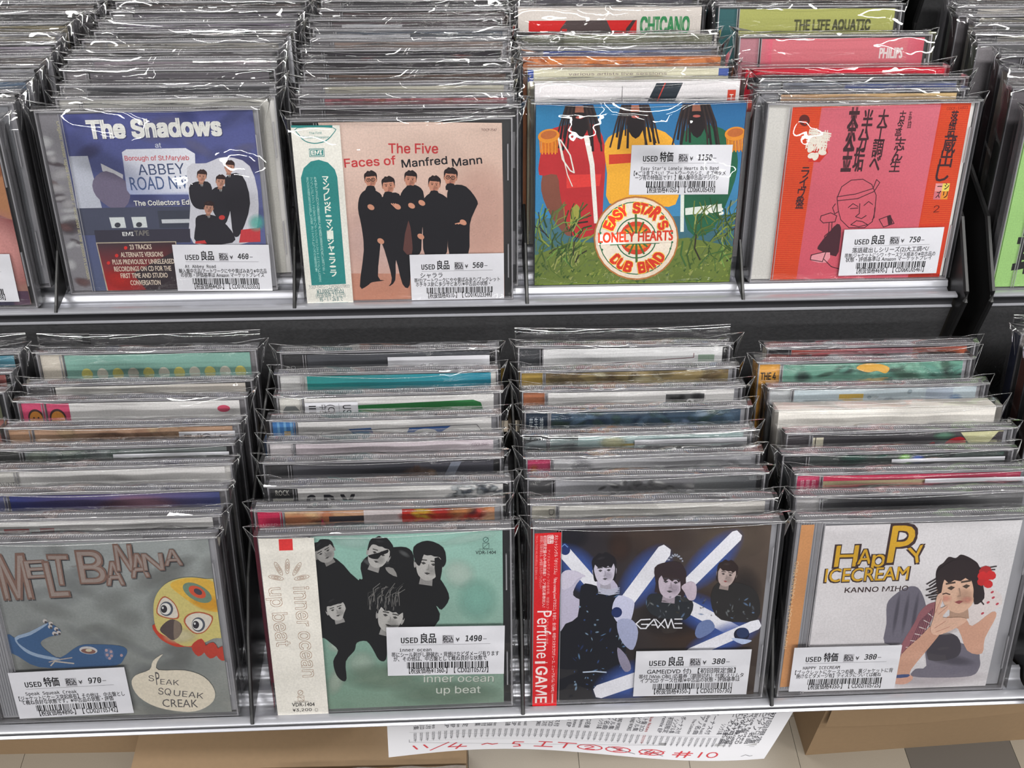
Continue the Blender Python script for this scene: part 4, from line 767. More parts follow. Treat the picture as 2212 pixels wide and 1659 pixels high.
# --- card sleeve with a drum (upper tier)
QE = [(1153, 228), (1617, 228), (1568, 614), (1148, 614)]
c = new_case(1, .1037, .0153, 'bagged card CD sleeve, blue sky and grass cover with round drum', None, mk_bag(8, 0, 1.8, th=9), yaw=0, sleeve=(60, 90, 120), th=9)
a = Art(QE, (2.37, 1100, 0), size=(139, 125), clip=(0, 0, 139, 125)); a.poly([(118, 535), (1230, 535), (1120, 1460), (110, 1460)], [(52, 122, 184), (44, 104, 170), (60, 90, 60), (70, 96, 60)])
a.poly([(110, 545), (1225, 545), (1160, 1120), (110, 1120)], [(44, 116, 160), (38, 96, 146), (64, 130, 172), (56, 128, 176)]); R = random.Random(2)
GR = [(98, 116, 52), (124, 138, 62), (78, 100, 44), (140, 146, 84), (92, 108, 60), (60, 84, 40)]
a.poly([(110, 1310), (300, 1240), (600, 1260), (900, 1230), (1140, 1280), (1120, 1462), (110, 1462)], (98, 114, 52))
def fig(x, body, c1, skin, y=600, hair=(28, 22, 24)):
    a.poly(body, c1, 3)
RD2, YL, GN = (178, 44, 48), (226, 164, 52), (34, 92, 66)
a.poly([(170, 880), (250, 900), (260, 1010), (290, 1130), (330, 1190), (280, 1210), (200, 1110), (150, 980)], (122, 72, 58), 3)
a.poly([(175, 690), (250, 650), (420, 640), (480, 760), (470, 1000), (440, 1200), (310, 1210), (250, 1020), (230, 900), (140, 900), (150, 780)], RD2, 3); a.poly([(280, 900), (460, 900), (450, 960), (280, 970)], (214, 60, 56)); a.poly([(370, 700), (400, 850), (420, 1150), (440, 1150), (425, 850), (400, 700)], (226, 222, 216))
a.poly([(480, 740), (560, 680), (700, 660), (830, 720), (860, 900), (840, 1060), (700, 1060), (500, 1050), (490, 900)], YL, 3); a.poly([(500, 800), (840, 790), (845, 830), (500, 850)], (196, 60, 40)); a.poly([(880, 700), (1000, 650), (1130, 700), (1170, 840), (1130, 1000), (1020, 1200), (900, 1190), (870, 900)], GN, 3); a.poly([(890, 1080), (1080, 1060), (1080, 1100), (890, 1115)], (214, 220, 212)); a.poly([(870, 900), (890, 890), (880, 1200), (862, 1200)], (214, 220, 212))
for x in (350, 640, 960): 
    a.poly([(x - 62, 545), (x + 62, 545), (x + 48, 600), (x, 640), (x - 48, 600)], (146, 92, 74), 0); a.poly([(x - 50, 595), (x, 580), (x + 50, 595), (x + 36, 680), (x, 720), (x - 36, 680)], (30, 24, 26), 2); a.ell(x, 606, 20, 7, (176, 92, 84))
    for i in range(17):
        dx = -124 + i * 15.5
        if abs(dx) < 40: continue
        a.line([(x + dx * .55, 545), (x + dx * .8, 640), (x + dx * 1.0 + 12 * math.sin(i * 2 + x), 700 + 80 * abs(math.sin(i + x)))], 9 + 3 * (i % 2), (34, 26, 28) if i % 2 else (52, 40, 38)); a.k -= .7
a.k = int(a.k) + 1
a.line([(235, 690), (260, 820), (300, 880), (320, 890), (300, 800), (250, 720)], 7, (222, 218, 210)); a.line([(240, 700), (285, 900), (310, 960)], 5, (222, 218, 210))
for x, y in [(190, 700), (1160, 700)]:
    for i in range(11): a.line([(x - 46 + i * 9, y + 5), (x - 42 + i * 8.4, y + 85 + 8 * (i % 2))], 7, (226, 140, 40) if i % 2 else (206, 118, 30))
    a.ell(x, y, 56, 36, (216, 136, 44), -8); a.ell(x, y - 6, 42, 22, (180, 100, 50), -8)
a.poly([(300, 1100), (330, 1050), (350, 1100), (300, 1200)], (150, 150, 70), 2)
for cx, cy in [(1010, 1090), (1075, 1100)]:
    for d in range(4): a.ell(cx + 15 * math.cos(d * 1.57 + .5) * (1 if cx < 1050 else .5), cy + 15 * math.sin(d * 1.57 + .5), 14 if cx < 1050 else 7, 8, (226, 228, 220), d * 90 + 30)
for _ in range(420):
    x = R.uniform(105, 1140); y = R.uniform(1270, 1460); q = R.uniform(8, 26); a.raw([a.m((x, y)), a.m((x + q, y - q * .4)), a.m((x + q * .4, y + q * .5))], [rgb(R.choice(GR))] * 3); a.k += .03
a.k = int(a.k) + 2
for _ in range(150):
    sd = R.random() < .5; x = R.uniform(105, 360) if sd else R.uniform(880, 1150); y = R.uniform(1120, 1420); an = R.uniform(-2.6, -.5); L_ = R.uniform(60, 150)
    a.line([(x, y), (x + L_ * .5 * math.cos(an), y + L_ * .5 * math.sin(an)), (x + L_ * math.cos(an + .3), y + L_ * math.sin(an + .3))], R.uniform(3, 8), R.choice(GR + [(60, 96, 50), (44, 70, 34), (110, 146, 70), (44, 40, 34)])); a.k -= 0.6
a.k = int(a.k) + 1
DC = (634, 1226)
a.ell(DC[0], DC[1], 218, 212, (170, 110, 60)); a.ell(DC[0], DC[1], 210, 204, (224, 208, 190)); a.ell(DC[0] - 2, DC[1], 190, 185, (44, 104, 70)); a.ell(DC[0] - 2, DC[1], 185, 180, (228, 216, 200))
a.ell(DC[0], DC[1], 105, 104, (44, 104, 70)); a.ell(DC[0], DC[1], 99, 98, (228, 216, 200)); a.ell(DC[0], DC[1], 84, 84, (206, 64, 40)); a.ell(DC[0], DC[1], 84, 60, (226, 120, 40)); a.ell(DC[0], DC[1], 84, 40, (232, 178, 60))
for yy in (-1, 1): 
    for i in range(9): an = math.radians(-90 * 1 + (i - 4) * 26); r_ = [40, 55, 70, 88, 120, 88, 70, 55, 40][i]; px, py = math.cos(an) * r_, math.sin(an) * r_ * (1 if yy < 0 else -1); a.line([(DC[0], DC[1]), (DC[0] + px * .5, DC[1] + py * .5), (DC[0] + px, DC[1] + py)], 11 if i == 4 else 9, (70, 106, 52)); a.k -= .5
a.k = int(a.k) + 1
a.poly([(438, 1205), (825, 1198), (822, 1250), (436, 1256)], (228, 216, 200)); a.line([(505, 1204), (750, 1199)], 3, (44, 104, 70)); a.line([(500, 1258), (752, 1253)], 3, (44, 104, 70))
a.text('LONELY HEARTS', (440, 1246), (820, 1238), 36, (200, 62, 40), .035, 3)
def arc(t_, r_, a0, a1, h, up):
    n = len(t_)
    for i, ch in enumerate(t_):
        if ch == ' ': continue
        an = math.radians(a0 + (a1 - a0) * (i + .5) / n); cx, cy = DC[0] + r_ * math.cos(an), DC[1] + r_ * math.sin(an); tx, ty = (-math.sin(an), math.cos(an)) if up else (math.sin(an), -math.cos(an)); w_ = 17 if ch not in "I'" else 6
        for cc, b_ in (((240, 200, 70), .085), ((206, 56, 36), .05)): a.text(ch, (cx - tx * w_, cy - ty * w_), (cx + tx * w_, cy + ty * w_), h, cc, b_, 2)
arc("EASY STAR'S", 128, -160, -18, 50, True); arc('DUB BAND', 175, 142, 32, 50, False)
for an in (172, 160, 8, 20, 190, 352): a.ell(DC[0] + 186 * math.cos(math.radians(an)), DC[1] + 150 * math.sin(math.radians(an)) * 1.1, 6, 6, (44, 104, 70), n=5)
a.stack('cover_print', c, -.06, x_off=1.5)
a = Art(QE, (2.37, 1100, 0), size=(139, 125)); P, w, h, r = corners(None, a, (600, 1007), (1113, 1007), (614, 752)); price_label(c, -.5, (P[0] + 1.5, P[1]), w, h, r - .5, '特価', '1150', "Easy Star's Lonely Hearts Dub Band", '【※ご注意下さい！アートワークのシミ、キズ他ダメ', 'ージ有の特価品です！】輸入盤中古品/デジパッ', '1050', 'CD06KU05439')

# --- pink and red cover with a line drawing (upper tier)
QR = [(1659, 228), (2125, 228), (2028, 603), (1613, 608)]
c = new_case(1, .2576, .012, 'bagged CD case, pink and red cover with line-drawn man holding hammer', 'white', mk_bag(9, 0, .9), yaw=0)
a = Art(QR, (2.37, 1560, 0), clip=(15.5, 1.2, 138, 123.5)); RR = (206, 62, 34)
a.poly([(365, 565), (1300, 550), (1085, 1425), (225, 1445)], RR); a.poly([(518, 568), (1142, 556), (930, 1440), (365, 1442)], [(206, 100, 114), (208, 108, 124), (206, 88, 104), (204, 84, 100)]); a.poly([(930, 1410), (1090, 1408), (1083, 1432), (925, 1436)], (170, 40, 26))
R = random.Random(4)
for x0, y0, x1, y1 in [(372, 575, 228, 1440)]:
    for i in range(90):
        t_ = i / 90; x = x0 + (x1 - x0) * t_; y = y0 + (y1 - y0) * t_; a.line([(x, y), (x + 150 - 12 * t_, y - 2)], 1.6, (222, 100, 40)); a.k -= 1
        xx = 1142 + (930 - 1142) * t_ + 8; a.line([(xx, 560 + 870 * t_), (xx + 145, 556 + 870 * t_)], 1.6, (222, 100, 40)) if t_ < .7 else None; a.k -= 1 if t_ < .7 else 0
a.k += 2; IK = (62, 34, 40)
a.ell(427, 633, 28, 30, (92, 34, 28)); a.poly([(412, 636), (442, 636), (430, 656)], RR); a.poly([(505, 715), (525, 700), (545, 800), (500, 850), (440, 845)], (196, 50, 40)); a.text('寄席', (428, 770), (530, 790), 60, (226, 218, 206), .07, 3)
for x, y in [(470, 740), (455, 780), (500, 760), (515, 800), (480, 820), (500, 730), (460, 815)]: a.ell(x, y, 22, 14, (228, 220, 208), x * 7)
for t_, p0, p1, w in [('大工調べ', (845, 600), (775, 905), 52), ('半分垢', (768, 606), (690, 900), 52), ('茶金', (690, 606), (630, 905), 52), ('古今亭', (945, 600), (905, 735), 32), ('志ん生', (925, 740), (880, 905), 52), ('五代目', (980, 598), (968, 680), 16), ('落語', (1212, 606), (1180, 725), 36), ('蔵出し', (1185, 735), (1118, 955), 64), ('ライヴ盤', (430, 880), (388, 1085), 40)]: a.vtext(t_, p0, p1, w, IK, .02)
for x, y, cc, t_ in [(1128, 962, (226, 206, 96), 'シ'), (1092, 962, (226, 150, 150), 'ー'), (1118, 1003, (226, 140, 50), 'リ'), (1082, 1003, (206, 110, 120), 'ズ')]: a.poly([(x, y), (x + 36, y), (x + 27, y + 40), (x - 9, y + 40)], cc); a.text(t_, (x + 4, y + 30), (x + 26, y + 30), 20, (40, 24, 24), .02)
a.text('2', (1070, 1108), (1100, 1106), 34, (110, 24, 20)); a.text('COCF-14821', (1168, 588), (1278, 582), 14, (120, 30, 24))
LN = (70, 34, 44)
def ln(pts, w=4): a.line(sm(pts, 3) if False else pts, w, LN)
ln([(588, 1090), (585, 1030), (610, 975), (660, 942), (720, 938), (765, 965), (785, 1020), (775, 1100), (760, 1150), (720, 1180), (640, 1180), (600, 1140), (588, 1090)]); ln([(585, 1025), (680, 1012), (770, 985), (790, 940), (806, 955), (775, 1000), (690, 1035), (585, 1045), (585, 1025)])
ln([(640, 1080), (665, 1060), (690, 1075)]); ln([(650, 1085), (690, 1082)]); ln([(720, 1070), (745, 1050), (765, 1065)]); ln([(700, 1060), (695, 1110), (675, 1125), (705, 1135), (730, 1120)]); ln([(650, 1165), (680, 1145), (710, 1150), (735, 1165), (690, 1175), (650, 1165)]); ln([(575, 1060), (560, 1080), (570, 1110), (588, 1100)]); ln([(775, 1080), (770, 1130), (760, 1140)])
ln([(500, 1120), (550, 1105), (580, 1120), (570, 1150), (510, 1155), (495, 1140), (500, 1120)]); ln([(540, 1155), (530, 1280)]); ln([(555, 1150), (545, 1270)]); ln([(515, 1220), (540, 1200), (560, 1215), (555, 1260), (520, 1265), (515, 1220)]); ln([(795, 1140), (850, 1120), (870, 1160), (815, 1178), (795, 1140)], 4)
a.poly([(540, 1200), (580, 1160), (600, 1180), (590, 1260), (570, 1320), (490, 1290), (480, 1270)], LN, 2); a.poly([(835, 1125), (855, 1118), (862, 1160), (840, 1168)], LN); a.poly([(455, 1310), (540, 1300), (520, 1350), (445, 1340)], (226, 150, 160), 2); ln([(445, 1312), (520, 1296), (500, 1345), (440, 1335), (445, 1312)]); ln([(505, 1330), (545, 1370), (600, 1385)])
a.stack('booklet', c, 2.4)
b = Art(); b.rect(1.5, 1.5, 15.2, 123, (206, 204, 200)); b.stack('spine_card', c, 3.4)
a = Art(QR, (2.37, 1560, 0)); P, w, h, r = corners(None, a, (572, 1408), (1058, 1412), (624, 1180)); price_label(c, -.5, P, w, 34, .6, '良品', '750', '落語蔵出しシリーズ(2)大工調べ/', '帯無/ジャケットにシワ・ケースツメ痕あり※中古品の', '状態・評価基準は Amazon マーケットプレイ', '690', 'CD06KU05461')

# --- case cut off by the left edge (upper tier)
c = new_case(1, -.3773, 0, 'bagged CD case cut off by the left edge, flesh pink cover with label', 'black', mk_bag(10, 0, 1.6))
booklet(c, (150, 112, 100), [('n', 60, 2, 137, 122, [(196, 130, 120), (176, 110, 104), (130, 90, 90), (206, 150, 140)], 40, 16, 5), ('p', [(60, 110), (137, 120), (137, 62), (110, 74), (90, 78), (60, 70)], (172, 120, 84), 0), ('n', 80, 80, 137, 120, [(150, 90, 60), (190, 130, 80)], 20, 10, 7), ('p', [(80, 70), (137, 62), (137, 50), (110, 66), (80, 62)], (120, 40, 46), 2), ('w', 120, 40, 30, 34, (216, 150, 146)), ('r', 100, 2, 137, 12, (84, 60, 80)), ('r', 112, 2, 126, 12, (44, 42, 70))])
price_label(c, -.5, (66, 6), 65, 34, -.6, '良品', '360', '', '', 'の使用感が有', '330', 'CD03KU05938')
# --- green label case of the right-hand rack (upper tier)
c = new_case(1, .4278, 0, 'bagged case with green paper and bold black characters, cut off by right edge', 'black', mk_bag(11, 0, 2.0))
booklet(c, (152, 196, 120), [('t', '特価', 14, 52, 60, 22, (34, 34, 34), .03), ('t', '最終', 14, 16, 62, 24, (34, 34, 34), .03)], left=((152, 196, 120),), x0=3)
# ------------------------------------------------------------------ the cases behind, column by column
GREYS = [(96, 92, 96), (110, 106, 108), (84, 82, 88), (128, 124, 128), (74, 72, 76), (104, 98, 98)]
def lab(desc, n, front): return 'bagged CD case, %s, %s behind the %s' % (desc, ORD[n], front)
FR = {('m'): 'yellow bird case', 'i': 'black-clad group case', 'g': 'glowing tubes case', 'h': 'sitting woman case', 's': 'road sign case', 'f': 'five men case', 'e': 'drum sleeve', 'r': 'hammer man case', 'a': 'flesh pink case', 'z': 'green label case'}
CREAM, WH = (222, 219, 212), (228, 226, 226)
R = random.Random(77)
# (column, tier, x, v, description, tray, cover colour, ops, hinge strip, options)
rows = [
('m', 0, -.2271, .0153, 'white cover with red letters', 'grey', WH, [('t', 'un', 20, 106, 66, 12, (196, 72, 72), .05), ('r', 20, 88, 34, 118, (196, 72, 72)), ('r', 40, 96, 48, 118, (196, 72, 72)), ('e', 113, 112, 15, 6, (96, 88, 92))], ((214, 212, 210),), {}),
('m', 0, -.2264, .0335, 'blue to violet cover', 'grey', (70, 76, 130), [('g', 17, 2, 80, 123, (52, 62, 128), (110, 96, 140)), ('g', 80, 2, 138, 123, (120, 100, 140), (66, 76, 130)), ('w', 90, 114, 26, 8, (176, 130, 150))], ((96, 100, 140),), {}),
('m', 0, -.226, .0526, 'plain white cover', 'white', WH, [('t', 'o a o', 25, 110, 70, 4, (120, 116, 110)), ('r', 18, 90, 136, 92, (150, 150, 150))], ((216, 214, 210), ('t', 'OVNI', 3, 112, 13, 3.4, (60, 60, 60))), {}),
('m', 0, -.2271, .0691, 'grey-green cover with wide label', 'black', (118, 126, 126), [('n', 17, 100, 70, 123, [(84, 90, 92), (140, 150, 140), (100, 116, 110)], 24, 9, 1)], ((58, 60, 58), ('t', 'CE-5001', 3, 112, 14, 2.6, (200, 200, 190))), dict(lb=(70, 139), price='680')),
('m', 0, -.2262, .0863, 'tan cover with sideways label', 'clear', (188, 152, 126), [('n', 17, 105, 105, 123, [(206, 176, 140), (176, 136, 110), (196, 160, 130)], 20, 9, 2)], ((186, 146, 116),), dict(lb=(105, 139), rot=1, price='490')),
('m', 0, -.2254, .1074, 'white cover with pink strip of orange faces', 'grey', WH, [('e', 127, 117, 4, 2.4, (214, 84, 112)), ('r', 17, 105, 31, 123, (218, 84, 122)), ('e', 23, 112.5, 5.2, 6.5, (70, 50, 50)), ('e', 23, 112, 4.2, 5.4, (220, 146, 66))], ((218, 84, 122), ('e', 9, 112, 5, 6.6, (70, 50, 50)), ('e', 9, 111.5, 4.1, 5.6, (220, 146, 66)), ('e', 7.6, 112.6, .6, .6, (60, 40, 40)), ('e', 10.4, 112.6, .6, .6, (60, 40, 40))), {}),
('m', 0, -.2234, .1243, 'blank cream cover, dark hinge side', 'black', CREAM, [('g', 17, 100, 138, 123, (226, 224, 220), (206, 198, 190))], ((96, 94, 96),), {}),
('m', 0, -.2236, .1491, 'teal cover with row of yellow dots', 'grey', (128, 172, 160), [('e', 30 + i * 10, 109, 3.6, 4.2, (206, 200, 116) if i % 2 == 0 else (206, 204, 190)) for i in range(11)], ((206, 198, 186),), dict(bag='tall')),
('i', 0, -.0667, .0177, 'red, skin-tone and black collage cover', 'clear', (206, 160, 130), [('n', 17, 108, 80, 123, [(226, 176, 130), (206, 130, 90), (60, 48, 50), (240, 200, 150)], 26, 9, 3), ('r', 42, 100, 62, 119, (66, 60, 66)), ('r', 62, 100, 84, 123, (226, 214, 216)), ('p', [(33, 112), (37, 112.5), (38, 118), (40, 113), (45, 114), (41, 110), (42, 104), (37, 108), (31, 104), (34, 109)], (176, 44, 84)), ('r', 84, 104, 110, 123, (206, 60, 50)), ('n', 84, 106, 106, 123, [(226, 60, 44), (236, 196, 66)], 16, 5, 4), ('r', 66, 106, 100, 110, (206, 176, 120)), ('n', 104, 104, 137, 123, [(214, 60, 50), (230, 186, 140), (50, 36, 40), (226, 150, 90)], 22, 8, 5)], ((206, 40, 84), ('t', 'USED', 4, 113, 12, 1.6, (236, 170, 190))), dict(spine=(206, 40, 84))),
('i', 0, -.0612, .0352, 'white cover with black capitals and foliage', 'black', WH, [('t', 'S P Y', 22, 103, 50, 11, (44, 44, 50), .02), ('n', 106, 106, 137, 123, [(60, 66, 76), (96, 104, 116), (150, 156, 160), (190, 196, 200)], 60, 3.5, 6)], ((52, 52, 52), ('t', 'ROCK', 4, 117.5, 12, 2.6, (206, 204, 196)), ('r', 2, 110, 14, 115.5, (222, 220, 210)), ('t', 'ESCB 1994', 3, 111.4, 13, 2.6, (60, 56, 56))), {}),
('i', 0, -.0659, .053, 'dark grey cover with brown hair streaks', 'black', (64, 64, 72), [('g', 17, 100, 90, 123, (84, 84, 90), (52, 52, 60)), ('w', 92, 110, 14, 10, (130, 106, 92)), ('p', [(104, 106), (112, 122), (118, 122), (110, 106)], (116, 122, 136)), ('n', 84, 104, 102, 118, [(156, 126, 104), (90, 70, 62)], 10, 5, 7)], ((52, 52, 54), ('t', 'Victor', 5, 110, 12, 2.6, (206, 206, 206))), {}),
('i', 0, -.0655, .0696, 'pale pink cover with red arcs', 'clear', (218, 206, 214), [('e', 82, 106, 11, 9, (206, 140, 136)), ('e', 82, 106, 10, 8, (218, 206, 214)), ('e', 82, 105, 7.5, 6.5, (210, 150, 140)), ('t', 'COCP-39441', 124, 118, 134, 1.7, (130, 110, 120))], ((222, 216, 220), ('t', 'COCP-39441', 3, 110, 14, 2, (90, 84, 90))), {}),
('i', 0, -.0661, .0888, 'white cover with blue shapes and gold-bowed blue corner', 'clear', WH, [('p', [(48, 117), (62, 117.5), (64, 112), (52, 112)], (72, 112, 176)), ('p', [(84, 113), (86, 117), (112, 117.5), (106, 113.5), (104, 108), (86, 107)], (66, 108, 178)), ('e', 96, 112, 8, 4, (226, 226, 224)), ('l', [(28, 110), (32, 115.5), (128, 118), (132, 112)], .4, (90, 90, 96))], ((70, 130, 196), ('r', 4, 100, 5.5, 123, (120, 176, 222)), ('r', 8, 100, 9.5, 123, (120, 176, 222)), ('r', 12, 100, 13.5, 123, (120, 176, 222)), ('r', 8, 104, 12, 116, (206, 170, 90))), {}),
('i', 0, -.0641, .1076, 'white cover with green bar and sideways label', 'grey', WH, [('p', [(50, 108), (50, 117), (124, 119), (129, 117), (131, 110), (131, 108)], (46, 124, 66))], ((222, 220, 214), ('p', [(3, 108), (3, 114), (5, 117), (11, 117), (13.5, 114), (13.5, 108)], (130, 134, 134), 0)), dict(lb=(17.5, 51), rot=1, price='580')),
('i', 0, -.0654, .1264, 'solid teal cover', 'white', (36, 148, 154), [('g', 17, 100, 138, 123, (44, 150, 146), (34, 134, 160)), ('r', 17, 2, 18.5, 123, (180, 186, 184))], ((222, 222, 222),), {}),
('i', 0, -.0655, .1455, 'black cover with wide label', 'black', (72, 74, 80), [('e', 60, 108, 6, 4, (44, 44, 48))], ((48, 48, 50), ('t', 'eO', 3, 112, 9, 2.4, (200, 200, 200))), dict(lb=(70, 137), price='280')),
('g', 0, .091, .0157, 'off-white cover with paper strip', 'clear', (220, 217, 212), [('g', 17, 100, 138, 123, (226, 224, 220), (206, 202, 198))], ((206, 202, 190), ('v', 'Di', 11, 120, 114, 3, (110, 106, 100))), {}),
('g', 0, .0905, .0357, 'grey photo cover with pale lace', 'black', (120, 120, 124), [('g', 17, 100, 60, 123, (170, 170, 176), (130, 130, 134)), ('n', 44, 106, 100, 120, [(190, 190, 192), (90, 90, 92), (150, 150, 152)], 36, 4, 8), ('g', 100, 100, 138, 123, (120, 122, 124), (78, 80, 84)), ('t', 'CT32-5365', 20, 109, 36, 2.6, (84, 84, 90))], ((78, 78, 80),), {}),
('g', 0, .0906, .0522, 'misty grey cover, pink hinge strip', 'clear', (168, 168, 174), [('g', 17, 100, 138, 123, (190, 190, 194), (160, 160, 166)), ('w', 34, 112, 9, 12, (130, 130, 136)), ('w', 112, 114, 12, 8, (206, 206, 210)), ('w', 126, 112, 7, 8, (120, 120, 124))], ((190, 56, 100), ('w', 5, 112, 4, 8, (214, 120, 50))), dict(bag='tall')),
('g', 0, .0898, .0698, 'pale blue and yellow cover with wide label', 'clear', (170, 196, 196), [('r', 54, 100, 70, 117, (196, 170, 84)), ('w', 56, 118, 10, 5, (206, 206, 160))], ((190, 206, 212), ('r', 2, 110, 14.5, 115, (50, 54, 58)), ('t', 'DFCL 1139', 3, 111.3, 14, 2.3, (214, 214, 214))), dict(lb=(69, 139), price='880')),
('g', 0, .0917, .0897, 'dark blue-green rippled water cover', 'clear', (56, 76, 96), [('n', 17, 104, 138, 123, [(40, 60, 84), (70, 96, 110), (90, 116, 140), (54, 76, 66), (60, 86, 84)], 70, 7, 9), ('n', 96, 104, 118, 120, [(140, 160, 180), (120, 140, 170)], 14, 4, 10)], ((28, 44, 62), ('V', '地球上', 11, 118.5, 106, 2.4, (206, 214, 220)), ('V', '生み出', 7.6, 118.5, 106, 2.4, (206, 214, 220)), ('V', '井上薫', 4.4, 118.5, 106, 2.4, (206, 214, 220))), {}),
('g', 0, .0909, .108, 'white cover with black-and-white eye', 'black', WH, [('r', 93, 105, 118, 120, (96, 96, 98)), ('n', 94, 106, 117, 118, [(40, 40, 42), (150, 150, 150), (84, 84, 86)], 16, 5, 11), ('e', 109, 114, 2.6, 2.6, (210, 210, 212)), ('e', 108.6, 114, 1.1, 1.6, (30, 30, 30))], ((178, 110, 76), ('w', 7, 113, 6, 3, (206, 140, 106))), dict(tray='clear')),
('g', 0, .0909, .1262, 'golden brown cover with yellow arc', 'clear', (150, 132, 90), [('n', 17, 104, 138, 123, [(176, 160, 110), (126, 106, 76), (206, 196, 160), (110, 96, 66)], 50, 7, 12), ('w', 84, 112, 22, 5, (210, 184, 90)), ('t', 'golden day', 66, 111.5, 94, 2.6, (150, 130, 60))], ((176, 146, 70),), dict(spine=(196, 160, 60))),
('g', 0, .09, .1448, 'white cover with green line', 'black', (216, 216, 218), [('p', [(17, 110), (46, 111.5), (50, 109), (17, 108.5)], (70, 110, 70)), ('l', [(46, 111), (118, 115), (118, 118)], .5, (110, 70, 76)), ('r', 121, 112, 132, 117, (140, 160, 144))], ((60, 62, 66),), dict(bag='tall')),
('h', 0, .2459, .0172, 'black-topped grey gradient cover', 'clear', (116, 116, 118), [('g', 17, 80, 138, 112, (150, 150, 152), (140, 140, 142)), ('w', 60, 118, 60, 8, (56, 56, 60))], ((176, 174, 176),), {}),
('h', 0, .2497, .0325, 'cream and pink cover with wide label', 'clear', (216, 200, 160), [('g', 17, 119, 138, 123, (196, 44, 80), (176, 60, 90)), ('w', 50, 112, 20, 5, (226, 214, 180))], ((206, 60, 104), ('V', '初回盤', 12, 119, 107, 2.2, (236, 200, 210)), ('V', '限定盤', 8.6, 119, 107, 2.2, (236, 200, 210)), ('V', '特典付', 5.2, 119, 107, 2.2, (236, 200, 210))), dict(lb=(78, 141), price='980')),
('h', 0, .2451, .0475, 'dark green cover with black lettered spine', 'black', (62, 70, 68), [('n', 17, 104, 138, 123, [(50, 66, 60), (84, 96, 92), (44, 90, 76), (40, 44, 46)], 40, 8, 13), ('w', 76, 120, 5, 3, (130, 190, 90)), ('w', 84, 119, 5, 3, (90, 120, 206)), ('w', 94, 117.5, 8, 3, (206, 180, 170))], ((40, 42, 44),), dict(lb=(67, 137), txt=0, spine=(26, 26, 28), stext='HEAD PHONES PRESIDENT/folie a deux', bag='plain')),
('h', 0, .2514, .0646, 'dark cover with red shapes and cream corner', 'clear', (66, 64, 68), [('p', [(88, 112), (94, 116), (95, 111), (90, 106)], (190, 44, 54), 3), ('p', [(100, 108), (102, 116), (110, 119), (114, 116), (113, 108)], (200, 44, 54), 3), ('e', 106, 112, 1.7, 1.7, (226, 214, 210)), ('p', [(114, 104), (120, 110), (110, 122), (137, 122.5), (137, 104)], (206, 204, 160)), ('p', [(124, 108), (137, 104), (137, 122), (134, 122)], (70, 66, 70)), ('w', 100, 120, 8, 3, (90, 130, 110)), ('r', 17, 100, 24, 121, (206, 200, 180)), ('l', [(19, 100), (19, 121)], .6, (60, 56, 50))], ((66, 62, 66), ('w', 12, 110, 3, 5, (200, 196, 190)), ('w', 3, 110, 3, 5, (190, 60, 60))), dict(spine=(120, 116, 116))),
('h', 0, .2496, .0858, 'thick cream white card box', None, (228, 224, 218), [], None, dict(sleeve=(226, 220, 212), th=13, bag='thick')),
('h', 0, .2499, .1068, 'pale blue cover with yellow patch', 'clear', (190, 204, 212), [('r', 47, 106, 63, 119, (206, 172, 84)), ('e', 48, 112, 4, 3, (190, 204, 212)), ('r', 104, 104, 122, 123, (172, 184, 200)), ('w', 124, 113, 6, 5, (110, 150, 196)), ('n', 66, 106, 100, 120, [(160, 176, 186), (206, 216, 220)], 24, 3, 14)], ((190, 194, 198),), {}),
('h', 0, .2464, .124, 'teal and black cover with thick orange spine', 'clear', (110, 160, 142), [('n', 17, 104, 138, 123, [(44, 56, 54), (130, 180, 160), (70, 100, 86), (104, 160, 144)], 36, 8, 15), ('p', [(66, 119), (74, 116), (80, 117), (86, 115), (88, 119), (80, 122), (70, 122)], (216, 164, 70), 3)], ((216, 156, 66), ('t', 'THE 4', 3, 112, 13, 5, (50, 40, 34), .03)), dict(spine=(206, 148, 56), stext='WHALE  4  LOST GENERATIONS COLLECTION  Volume DREAMING', sd=(60, 44, 30), th=14)),
('h', 0, .2569, .1438, 'pink and orange sunset cover', 'black', (196, 110, 96), [('g', 17, 100, 100, 123, (186, 84, 70), (214, 130, 150)), ('w', 60, 110, 30, 4, (90, 50, 50)), ('w', 60, 115, 40, 3, (206, 96, 60)), ('p', [(102, 104), (106, 118), (137, 122), (137, 104)], (196, 90, 44)), ('l', [(104, 108), (120, 116), (130, 117)], 1.4, (90, 40, 34))], ((48, 46, 50), ('t', 'STYLEDRIVE', 3, 112, 14.5, 4.5, (216, 214, 210), .03)), dict(spine=(216, 210, 196), teal=1)),
('s', 1, -.2073, .029, 'cream card front with white edge', 'white', (206, 204, 198), [], ((196, 194, 190),), dict(bag='w')),
('s', 1, -.2093, .0459, 'grey cover, dark upper band', 'clear', (140, 138, 142), [('r', 17, 116, 138, 123, (70, 70, 74))], ((130, 128, 130),), dict(bag='w')),
('s', 1, -.2115, .0634, 'smoky grey cover', 'black', (96, 92, 98), [], ((120, 116, 120),), dict(bag='w')),
('s', 1, -.2124, .0789, 'mauve grey cover', 'clear', (136, 126, 134), [], ((126, 122, 126),), dict(bag='w')),
('s', 1, -.2129, .0942, 'brown-grey cover with dark left half', 'black', (112, 104, 108), [('r', 17, 90, 70, 123, (78, 74, 78))], ((110, 106, 108),), dict(bag='w')),
('s', 1, -.2106, .1092, 'beige grey cover', 'clear', (146, 142, 136), [], ((136, 132, 130),), dict(bag='w')),
('s', 1, -.2041, .1225, 'half dark cover beside pale label', 'black', (92, 86, 88), [], ((110, 108, 112),), dict(bag='w', lb=(78, 139), txt=0, lc=1)),
('s', 1, -.2046, .1355, 'purple-grey cover', 'clear', (116, 108, 122), [], ((120, 118, 122),), dict(bag='w')),
